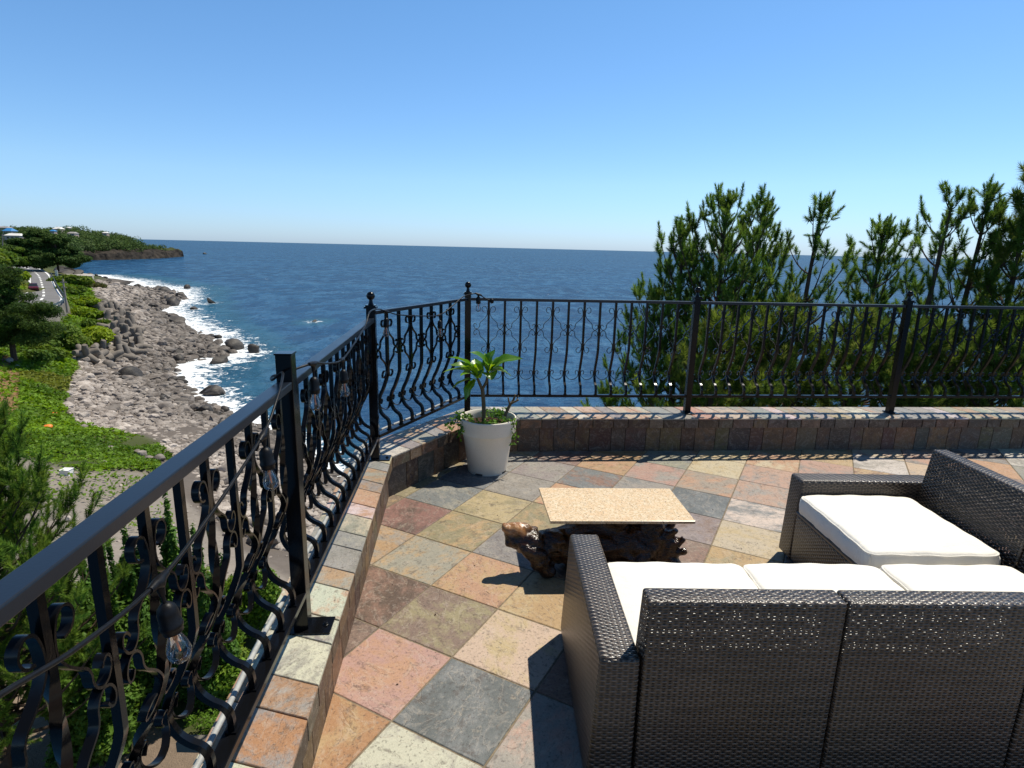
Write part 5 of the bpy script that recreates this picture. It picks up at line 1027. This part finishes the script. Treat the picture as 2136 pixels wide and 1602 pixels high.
# junipers and broadleaf shrubs straight below the left railing
def spire(label, px_, pyt, d, W, seed, pal=[(.06, .14, .022), (.085, .175, .024), (.045, .10, .018)], n=9000, nsp=7):
    r_ = np.random.default_rng(seed); t_ = aty(px_, pyt, d); zg = -9.1; H_ = t_[2]-zg; cs, rs = [], []
    for k in range(nsp):
        a = r_.uniform(0, 6.28); q = 0 if k == 0 else r_.uniform(.25, 1)*W; h = H_*(1 if k == 0 else r_.uniform(.62, .95)); n_ = 6
        for j in range(n_):
            u = j/(n_-1); s = (1-u)**.7*.42*W+.05; cs.append((t_[0]+math.cos(a)*q*(.6+.5*u)+.1*r_.normal(), t_[1]+math.sin(a)*q*(.6+.5*u)+.1*r_.normal(), zg+h*(.12+.86*u))); rs.append((s, s, h/n_*.85))
    shrub('juniper', label, 'shrub', cs, rs, int(n*3.2), .065, pal, seed, 'junipers below the left railing', surf=.5)
spire('bushy juniper between the tall juniper and the near pine', 205, 1150, 12.6, 1.0, 86, n=12000)
spire('tall juniper with pointed tips directly below the left railing, behind the nearest bulb', 335, 1066, 12.5, 1.0, 81, n=14000)
spire('juniper with a pointed top beside the concrete yard, left of the tall juniper', 262, 1118, 12.0, 1.1, 82, n=13000)
spire('slim juniper to the right of the tall one, close to the building', 408, 1140, 12.3, .8, 83, n=9000)
spire('broad juniper low behind the twisted balusters', 150, 1215, 11.0, 1.3, 84, n=14000, pal=[(.07, .14, .02), (.10, .18, .022), (.05, .11, .018)])
for k, (px_, py_, W, H_, lab) in enumerate([(520, 1330, 1.3, 2.2, 'bright broadleaf bush at the building foot near the first railing post'), (470, 1420, 1.2, 1.8, 'low broadleaf bush below the ribbed tube light'), (420, 1330, 1.3, 2.0, 'broadleaf bush between the junipers and the building'), (250, 1370, 1.6, 1.7, 'dark spreading bush in front of the junipers'), (90, 1330, 1.6, 1.4, 'flat green bush at the left edge of the shrub bed'), (560, 1280, .7, 1.2, 'small twiggy bush against the parapet corner')]):
    cs, rs = clump(px_, py_, -9.1, W, H_, 9, 90+k); shrub('shrub', lab, 'bush', cs, rs, 16000, .055, [(.09, .18, .02), (.14, .24, .022), (.07, .14, .018), (.17, .23, .03)] if k not in (3, 4) else G_SHRUB, 190+k, 'bushes below the left railing')
# mid-distance dark pine left of the road
def cloudpine(label, px_, pyt, zg, pyb, W, k, n, seed, size, pal=G_DARK, grp='pines along the coast road', name='pine_tree', flat=.45, bxoff=0):
    r_ = np.random.default_rng(seed); b = at(px_, pyb, zg); t_ = aty(px_, pyt, b[1]); H_ = t_[2]-zg; cs, rs = [], []; tr = [([b, b+V2((.15*H_*.1, 0, H_*.5)), V2((b[0]+.3, b[1], t_[2]-.6))], [.03*H_, .02*H_, .008*H_])]
    for j in range(k):
        u = r_.uniform(.22, .97); a = r_.uniform(0, 6.28); q = W*(1-(abs(u-.45)/.62)**2)*r_.uniform(.15, .85); c = V2((b[0]+math.cos(a)*q, b[1]+math.sin(a)*q*.8, zg+H_*u)); s = W*r_.uniform(.18, .34)*(1.15-.45*u); cs.append(c-V2((0, 0, s*flat*.5))); rs.append((s, s, s*flat)); 
        if j % 2 == 0: tr.append(([V2((b[0], b[1], zg+H_*max(.15, u-.22))), (V2((b[0], b[1], zg+H_*u))+c)/2, c], [.012*H_, .008*H_, .004*H_]))
    cs.append((b[0], b[1], t_[2]-.06*H_)); rs.append((W*.25, W*.25, .07*H_))
    shrub(name, label, 'tree', cs, rs, n, size, pal, seed, grp, 'far_leaves' if size > .3 else 'pine_needles', trunk=tr, surf=.35)
cloudpine('dark pine on the green slope left of the beach, in front of the coast road', 30, 552, -10.6, 752, 5.1, 66, 80000, 101, .09, pal=G_DARK+G_DARK+G_PINE[:1], flat=.5)
cloudpine('dark pine at the left edge beside the slope pine, only half in view', -30, 545, -10.4, 745, 4.5, 40, 34000, 102, .10, flat=.5)
cloudpine('tall round-crowned dark pine at the end of the road, nearest the sea', 122, 489, -9.4, 566, 9.5, 46, 46000, 103, .32)
cloudpine('tall dark pine at the end of the road, second from the sea', 88, 479, -9.0, 562, 9.5, 46, 46000, 104, .32)
cloudpine('dark tree behind the road end, left of the two tall pines', 56, 498, -8.5, 559, 9.0, 36, 30000, 105, .32)
cloudpine('dark tree at the far road bend, leftmost at the road end', 22, 512, -8.0, 557, 8.0, 30, 25000, 106, .32, pal=G_SHRUB+G_DARK)
# --- headland and hills
def strip_hill(name, base, prof, mat_cols, seed):
    """base: list of (x,y) along the shore; prof: list of (inland, height fn) rows"""
    r_ = np.random.default_rng(seed); B = np.array(spline(base, 8)); n = len(B); tgt = np.gradient(B, axis=0); nr = np.stack([-tgt[:, 1], tgt[:, 0]], -1); nr /= np.linalg.norm(nr, axis=1)[:, None]
    return B, nr
hb = [at(-60, 560, ZS)[:2], at(60, 549, ZS)[:2], at(140, 544, ZS)[:2], at(215, 542.5, ZS)[:2], at(285, 541, ZS)[:2], at(345, 538.5, ZS)[:2], at(384, 535.5, ZS)[:2]]
B, nr = strip_hill('headland', hb, None, None, 0); nB = len(B); q = np.linspace(0, 1, nB)
pxB = np.array([proj(V2((b[0], b[1], ZS)))[0] for b in B])
skyl = lambda px_: np.interp(px_, [-60, 0, 40, 75, 100, 125, 160, 185, 205, 240, 262, 285, 310, 345, 370, 384], [484, 482, 479, 476, 477, 480, 477, 475, 483, 487, 491, 495, 502, 505, 508, 514])   # ridge line of the ground (trees stand above it)
rows = []; ins = [0, 3, 7, 12, 22, 40, 65, 95, 150]; nrI = nr*np.where((nr@V2((-1, .35))) < 0, -1, 1)[:, None]
for k, d in enumerate(ins):
    P = B+nrI*d*np.clip((1-q)*4+.12, 0, 1)[:, None]; pxP = proj(np.stack([P[:, 0], P[:, 1], P[:, 0]*0+ZS], -1))[0]
    dist = P[:, 1]; hr = np.maximum(np.array([aty(a, skyl(a)+13, y_)[2] for a, y_ in zip(pxP, dist)])-ZS, .5); cl = np.minimum(7.0, hr*.9+.5)*(.8+.4*vnoise(q*40, q*0, 1, 3)); tt = np.clip((d-12)/75, 0, 1); hh = np.where(d <= 0, -1.0, np.where(d <= 12, cl*np.interp(d, [0, 3, 7, 12], [0, .72, .95, 1.0]), cl+(np.maximum(hr-cl, .0))*tt**.8))
    if d == 150: hh = hh-2
    jit = (vnoise(P[:, 0], P[:, 1], .08, 9)-.5)*np.interp(d, [0, 3, 12, 40], [4, 4, 3, 0]); rows.append(np.stack([P[:, 0]+jit, P[:, 1]+jit, ZS+hh], -1))
Vh = np.stack(rows, 1); nr_ = len(ins)
# subdivide for cliff detail
from numpy import interp as _i
V = Vh.reshape(-1, 3); Fh = np.array([[i*nr_+j, i*nr_+j+1, (i+1)*nr_+j+1, (i+1)*nr_+j] for i in range(nB-1) for j in range(nr_-1)]); mi = np.array([0 if j < 3 else 1 for i in range(nB-1) for j in range(nr_-1)])
o = npmesh('headland', V, Fh, ['cliff_rock', 'ground'], None, False, col=np.tile(np.array([.05, .06, .02]), (len(V), 1)), mi=mi); tag(o, kind='structure')
ss = o.modifiers.new('sub', 'SUBSURF'); ss.subdivision_type = 'SIMPLE'; ss.levels = 3; ss.render_levels = 3
tx2 = bpy.data.textures.new('crag', 'CLOUDS'); tx2.noise_scale = 7; tx2.noise_depth = 4; dm = o.modifiers.new('crag', 'DISPLACE'); dm.texture = tx2; dm.strength = 4.2; dm.texture_coords = 'GLOBAL'
# far wood on the headland: crowns of leaf clumps, one mass
r_ = np.random.default_rng(55); cs, rs = [], []
for _ in range(1500):
    i = r_.integers(0, nB); f = r_.uniform(0, 1)**1.1; d0 = 9+f*110; j = np.searchsorted(ins, d0)-1; u = (d0-ins[j])/(ins[min(j+1, nr_-1)]-ins[j]+1e-9); p = Vh[i, j]*(1-u)+Vh[i, min(j+1, nr_-1)]*u
    pp_ = proj(p)[0]
    if pp_ > 345 or (pp_ > 285 and r_.random() < .55): continue
    s = r_.uniform(3.2, 6.6)*(1 if pp_ < 275 else .5); cs.append((p[0]+r_.normal(0, 2), p[1]+r_.normal(0, 2), p[2]+s*.45)); rs.append((s, s, s*r_.uniform(.6, .9)))
for hx_, hy_, hY in ((22, 487, 370), (8, 482, 410), (34, 499, 330), (123, 482, 480), (112, 487, 450), (153, 495, 470), (221, 490, 520), (144, 480, 520)):
    for _ in range(7):
        p = aty(hx_+r_.uniform(-16, 16), hy_+r_.uniform(2.5, 8), hY-r_.uniform(10, 25)); s = r_.uniform(1.6, 3.0); cs.append(p); rs.append((s, s, s*.8))
    for _ in range(4):
        p = aty(hx_+r_.choice([-1, 1])*r_.uniform(10, 20), hy_-r_.uniform(0, 5), hY+r_.uniform(5, 25)); s = r_.uniform(2, 3.4); cs.append(p); rs.append((s, s, s*.8))
# hill behind the road, left
for _ in range(260):
    px_ = r_.uniform(-140, 160); y_ = r_.uniform(285, 430); yy = np.interp(y_, [285, 430], [540, 497])+r_.uniform(-2, 3); p = aty(px_, yy, y_); s = r_.uniform(3, 5.5); cs.append((p[0], p[1], p[2])); rs.append((s, s, s*.75))
V, Fq, C = leafcloud(cs, rs, 240000, .62, r_, [(.055, .10, .026), (.075, .125, .03), (.095, .15, .035), (.045, .08, .025), (.085, .12, .045)], surf=.7); o = npmesh('forest', V, Fq, 'far_leaves', None, False, col=C); tag(o, 'dense green wood covering the headland and the hill behind the road', 'wood', kind='stuff')
# hillside ground behind the road so that no gap opens beneath the far wood
hx = []; 
for a_ in np.linspace(-260, 150, 30):
    hx.append([aty(a_, yy_, y_) for y_, yy_ in ((255, 566), (285, 548), (350, 524), (430, 506), (520, 499))])
hx = np.array(hx); V = hx.reshape(-1, 3); Fc = np.array([[i*5+j, i*5+j+1, (i+1)*5+j+1, (i+1)*5+j] for i in range(29) for j in range(4)]); tag(npmesh('hills', V, Fc, 'ground', None, True, col=np.tile(np.array([.04, .055, .018]), (len(V), 1))), kind='structure')
# houses
def house(label, px_, pyb, Y, w, d, h, roof, rh=2.0, rz=0.0):
    p = aty(px_, pyb, Y); root = empty('house', tuple(p), label, 'house', 'houses among the trees of the headland', rz); m = MB(); m.box((0, 0, h/2-2), (w, d, h+4)); o = m.build('wall', 'house_wall'); o.parent = root
    m = MB(); e = .35; V = [(-w/2-e, -d/2-e, h), (w/2+e, -d/2-e, h), (w/2+e, d/2+e, h), (-w/2-e, d/2+e, h), (-w/2+rh*.6, 0, h+rh), (w/2-rh*.6, 0, h+rh)]; m.add(V, [(0, 1, 5, 4), (1, 2, 5), (2, 3, 4, 5), (3, 0, 4), (3, 2, 1, 0)]); o = m.build('roof', roof); o.parent = root
    for k in range(3):
        m = MB(); m.box((-w*.3+k*w*.3, -d/2-.03, h*.5), (w*.14, .08, h*.35)); o = m.build('window', 'glass_dark'); o.parent = root
house('house with a bright blue roof among trees at the left edge', 22, 487.5, 370, 5.0, 5, 1.6, 'roof_blue', 1.8)
house('pale grey-roofed long house above the blue roof at the left edge', 8, 480, 410, 8.5, 6, 1.6, 'roof_grey', .9)
house('house with a long white roof and brownish walls left of the tall pines', 34, 500, 330, 8, 5, 2.2, 'roof_white', 1.2)
house('house with a white hipped roof on the ridge of the headland', 123, 481, 480, 5.8, 5, 1.2, 'roof_white', 1.7)
house('small house with a blue roof just below the white-roofed house', 112, 486, 450, 3, 3, 1.4, 'roof_blue', 1.0)
house('brown-walled house with a pale roof half hidden in the wood of the headland', 153, 494, 470, 5.5, 5, 2.6, 'roof_grey', 1.2)
house('small pale house on the outer slope of the headland', 221, 489.5, 520, 3.6, 3.5, 1.4, 'roof_white', .9)
house('small white-walled house behind the ridge right of the white-roofed house', 144, 479, 520, 3.0, 3, 1.4, 'roof_white', .9)
# --- road
def pxline(lst, z, per=6): return np.array(spline([at(x, y, z) for x, y in lst], per))
RRr, RRl = pxline(ROADR, ZR), pxline(ROADL, ZR); n = len(RRr); outw = (RRr-RRl); outw /= np.linalg.norm(outw, axis=1)[:, None]
e1, e0 = RRr+outw*1.6, RRl-outw*2.0; V = np.concatenate([e1, e0]); Fc = np.array([[i, n+i, n+i+1, i+1] for i in range(n-1)]); tag(npmesh('road', V, Fc, 'asphalt', None, True), kind='structure')
def stripe(name, A, w, dz):
    tg = np.gradient(A, axis=0); nn_ = np.stack([-tg[:, 1], tg[:, 0], tg[:, 2]*0], -1); nn_ /= np.linalg.norm(nn_, axis=1)[:, None]; V = np.concatenate([A+nn_*w/2, A-nn_*w/2])+[0, 0, dz]; k = len(A); return V, np.array([[i, k+i, k+i+1, i+1] for i in range(k-1)])
Vs, Fs, of = [], [], 0
for A in (RRr-outw*.1, RRl+outw*.1):
    v, f = stripe('l', A, .38, .02); Vs.append(v); Fs.append(f+of); of += len(v)
cl_ = (RRr+RRl)/2; dd = np.concatenate([[0], np.cumsum(np.linalg.norm(np.diff(cl_, axis=0), axis=1))])
for s0 in np.arange(0, dd[-1]-4, 8.0):
    ss_ = np.linspace(s0, s0+4.2, 4); A = np.stack([np.interp(ss_, dd, cl_[:, k]) for k in range(3)], -1); v, f = stripe('c', A, .38, .02); Vs.append(v); Fs.append(f+of); of += len(v)
tag(npmesh('road_markings', np.concatenate(Vs), np.concatenate(Fs), 'road_paint', None, False), kind='structure')
# concrete retaining wall under the road bend
we = e1+outw*.15; k0, k1 = int(n*.22), n-1; wv = we[k0:k1]; m = MB(); kk = len(wv); ow_ = outw[k0:k1]
top_o, bot_o = wv+ow_*.3, wv+ow_*2.6; V = [tuple(p+V2((0, 0, .12))) for p in wv]+[tuple(p+V2((0, 0, .12))) for p in top_o]+[tuple(p+V2((0, 0, -4.6))) for p in bot_o]+[tuple(p+V2((0, 0, -4.6))) for p in wv]
m.add(V, [(i, i+1, kk+i+1, kk+i) for i in range(kk-1)]+[(kk+i, kk+i+1, 2*kk+i+1, 2*kk+i) for i in range(kk-1)]+[(i, 3*kk+i, 3*kk+i+1, i+1) for i in range(kk-1)])
rwl = empty('retaining_wall', tuple(wv[kk//2]), 'weathered sloping concrete retaining wall carrying the seaward edge of the coast road', 'wall'); to_local(m.build('wall', 'wall_concrete'), rwl)
# guardrail
gr = empty('guardrail', tuple(wv[kk//2]), 'dark steel guardrail along the seaward edge of the coast road', 'guardrail'); m = MB(); m.ribbon([p+V2((0, 0, .75)) for p in wv], V2((0, 0, 1)), .06, .34); to_local(m.build('beam', 'guard_steel'), gr)
for i in range(0, kk, 2):
    m = MB(); m.tube([wv[i]+V2((0, 0, .1)), wv[i]+V2((0, 0, .95))], .09, 6); to_local(m.build('post', 'guard_steel'), gr)
def upole(label, px_, pyb, zb, pyt, r=.16, arms=True):
    b = at(px_[0], pyb, zb); t_ = aty(px_[1], pyt, b[1]); rt2 = empty('utility_pole', tuple(b), label, 'pole', 'utility poles by the road'); m = MB(); m.tube([b, t_], [r, r*.7], 8); to_local(m.build('pole', 'pole_concrete'), rt2)
    if arms:
        m = MB(); m.box((t_[0], t_[1], t_[2]-.5), (1.0, .10, .10)); m.box((t_[0], t_[1], t_[2]-1.3), (.8, .10, .10)); to_local(m.build('crossarm', 'pole_concrete'), rt2)
upole('slender concrete utility pole at the seaward corner of the retaining wall', (141, 131), 652, -10.2, 582)
upole('grey utility pole among the trees at the left edge', (6, 5), 530, -4, 488, .18)
# transformer-like grey box post by the road
b = at(121, 585, ZR); bx = empty('roadside_post', tuple(b), 'pale grey roadside post with a white plate where the road leaves the tree shade', 'post'); m = MB(); m.tube([b, b+V2((0, 0, 2.5))], .10, 8); to_local(m.build('pole', 'roof_white'), bx); m = MB(); m.box(b+V2((0, -.15, 1.9)), (.65, .10, 1.4)); to_local(m.build('plate', 'roof_white'), bx)
b = at(31, 557, -9); sg_ = empty('road_sign', tuple(b), 'small orange sign on a post at the far road bend', 'sign'); m = MB(); m.tube([b, b+V2((0, 0, 2.6))], .08, 6); to_local(m.build('pole', 'roof_grey'), sg_); m = MB(); m.lathe([(.9, -.04), (.9, .04)], b+V2((0, -.1, 2.9)), 16, np.array([[1, 0, 0], [0, 0, 1], [0, -1, 0.]])); to_local(m.build('plate', 'orange_sign'), sg_)
b = at(42, 576, ZR); lp = empty('marker_post', tuple(b), 'white marker post on the landward road verge', 'post'); m = MB(); m.tube([at(46, 588, ZR), at(46, 588, ZR)+V2((0, 0, 2.6))], .12, 6); to_local(m.build('pole', 'road_paint'), lp)
b = at(25, 553, -8.6); gr2 = empty('guardrail', tuple(b), 'pale guardrail in the tree shade across the far road bend', 'guardrail'); A = [at(x, 553+.05*(x-15)*.1, -8.2) for x in (12, 25, 40, 60)]; m = MB(); m.ribbon(A, V2((0, 0, 1)), .06, .5); to_local(m.build('beam', 'roof_grey'), gr2)
for p in A:
    m = MB(); m.tube([p-V2((0, 0, 1)), p], .1, 6); to_local(m.build('post', 'roof_grey'), gr2)
# car on the road (far, partly behind the pine)
cpos = at(71, 606, ZR+.02); i = np.argmin(np.linalg.norm(cl_-cpos, axis=1)); td = cl_[min(i+1, n-1)]-cl_[max(i-1, 0)]; rzc = math.atan2(td[1], td[0]); car = empty('parked_car', tuple(cpos), 'dark red car on the coast road half hidden by the dark pine', 'car', None, rzc); car.name = 'car'
def hull(m, sec):
    V = []; 
    for x, hw, z0, z1 in sec: V += [(x, -hw, z0), (x, hw, z0), (x, hw*.96, z1), (x, -hw*.96, z1)]
    k = len(sec); m.add(V, [(i*4+j, i*4+(j+1) % 4, (i+1)*4+(j+1) % 4, (i+1)*4+j) for i in range(k-1) for j in range(4)]+[(3, 2, 1, 0), tuple((k-1)*4+j for j in range(4))])
m = MB(); hull(m, [(-2.1, .7, .45, .75), (-2.0, .82, .3, .9), (-1.2, .84, .28, .98), (1.2, .84, .28, .95), (2.0, .8, .3, .8), (2.1, .7, .42, .68)]); o = m.build('body', 'car_paint', bevel=.05); o.parent = car
m = MB(); hull(m, [(-1.9, .72, .93, .96), (-1.45, .70, .94, 1.42), (.35, .70, .94, 1.44), (1.15, .74, .92, .95)]); o = m.build('cabin', 'glass_dark', bevel=.05); o.parent = car
m = MB(); m.box((-.55, 0, 1.445), (1.75, 1.3, .03)); o = m.build('roof', 'car_paint'); o.parent = car
for x in (-1.3, 1.35):
    for y_ in (-.76, .76):
        m = MB(); m.lathe([(.18, -.09), (.31, -.1), (.32, -.06), (.32, .06), (.31, .1), (.18, .09)], (x, y_, .32), 16, np.array([[1, 0, 0], [0, 0, 1], [0, 1, 0.]])); o = m.build('wheel', 'black_rubber'); o.parent = car
# flat rocky platform with pale sand beyond the road
mm = MB(); P = [at(x, y, -11.0) for x, y in [(118, 566), (150, 568), (195, 572), (192, 576), (150, 574), (125, 570)]]; mm.add([tuple(p) for p in P]+[tuple(p-V2((0, 0, 3))) for p in P], [tuple(range(6))]+[(i, i+6, (i+1) % 6+6, (i+1) % 6) for i in range(6)]); tag(mm.build('sand_platform', 'yard'), kind='structure')
r_ = np.random.default_rng(66)
for px_, py_, s in [(138, 569, 4.2), (150, 568, 4.0), (160, 570, 3.0), (128, 566, 3.4)]: put_rock('boulder', rock_me[r_.integers(0, 7)], at(px_, py_+3, -11.2), s, r_, 'big brown rock on the pale platform beyond the road end', 'boulder', 'rocks on the platform beyond the road')
# litter
def blob(name, label, cat, px_, py_, z, s, mat, seed):
    p = at(px_, py_, z); z = hgt(p[0], p[1])[0]+.2; p = at(px_, py_, z); r_ = np.random.default_rng(seed); V = rockv(I2, r_)*s*(1+.15*r_.normal(0, 1, (len(I2[0]), 1))); o = npmesh(name, V, I2[1], mat, None, True); o.location = p; tag(o, label, cat)
blob('plastic_bag', 'crumpled bright orange plastic bag lying in the ground cover', 'plastic bag', 101, 891, -11.2, .34, 'orange_plastic', 1)
blob('plastic_bag', 'small orange plastic scrap near the stones above the larger orange bag', 'plastic bag', 115, 863, -11.4, .2, 'orange_plastic', 2)
p = at(139, 986, -10.3); wb_ = empty('white_box', tuple(p), 'white plastic box on the gravel beside the pine', 'box'); z0 = hgt(p[0], p[1])[0]; p = at(139, 986, z0+.2); wb_.location = p; m = MB(); m.box((0, 0, 0), (.46, .4, .34)); o = m.build('body', 'white_plastic', bevel=.03); o.parent = wb_; m = MB(); m.box((0, 0, .185), (.5, .44, .03)); o = m.build('lid', 'white_plastic', bevel=.01); o.parent = wb_
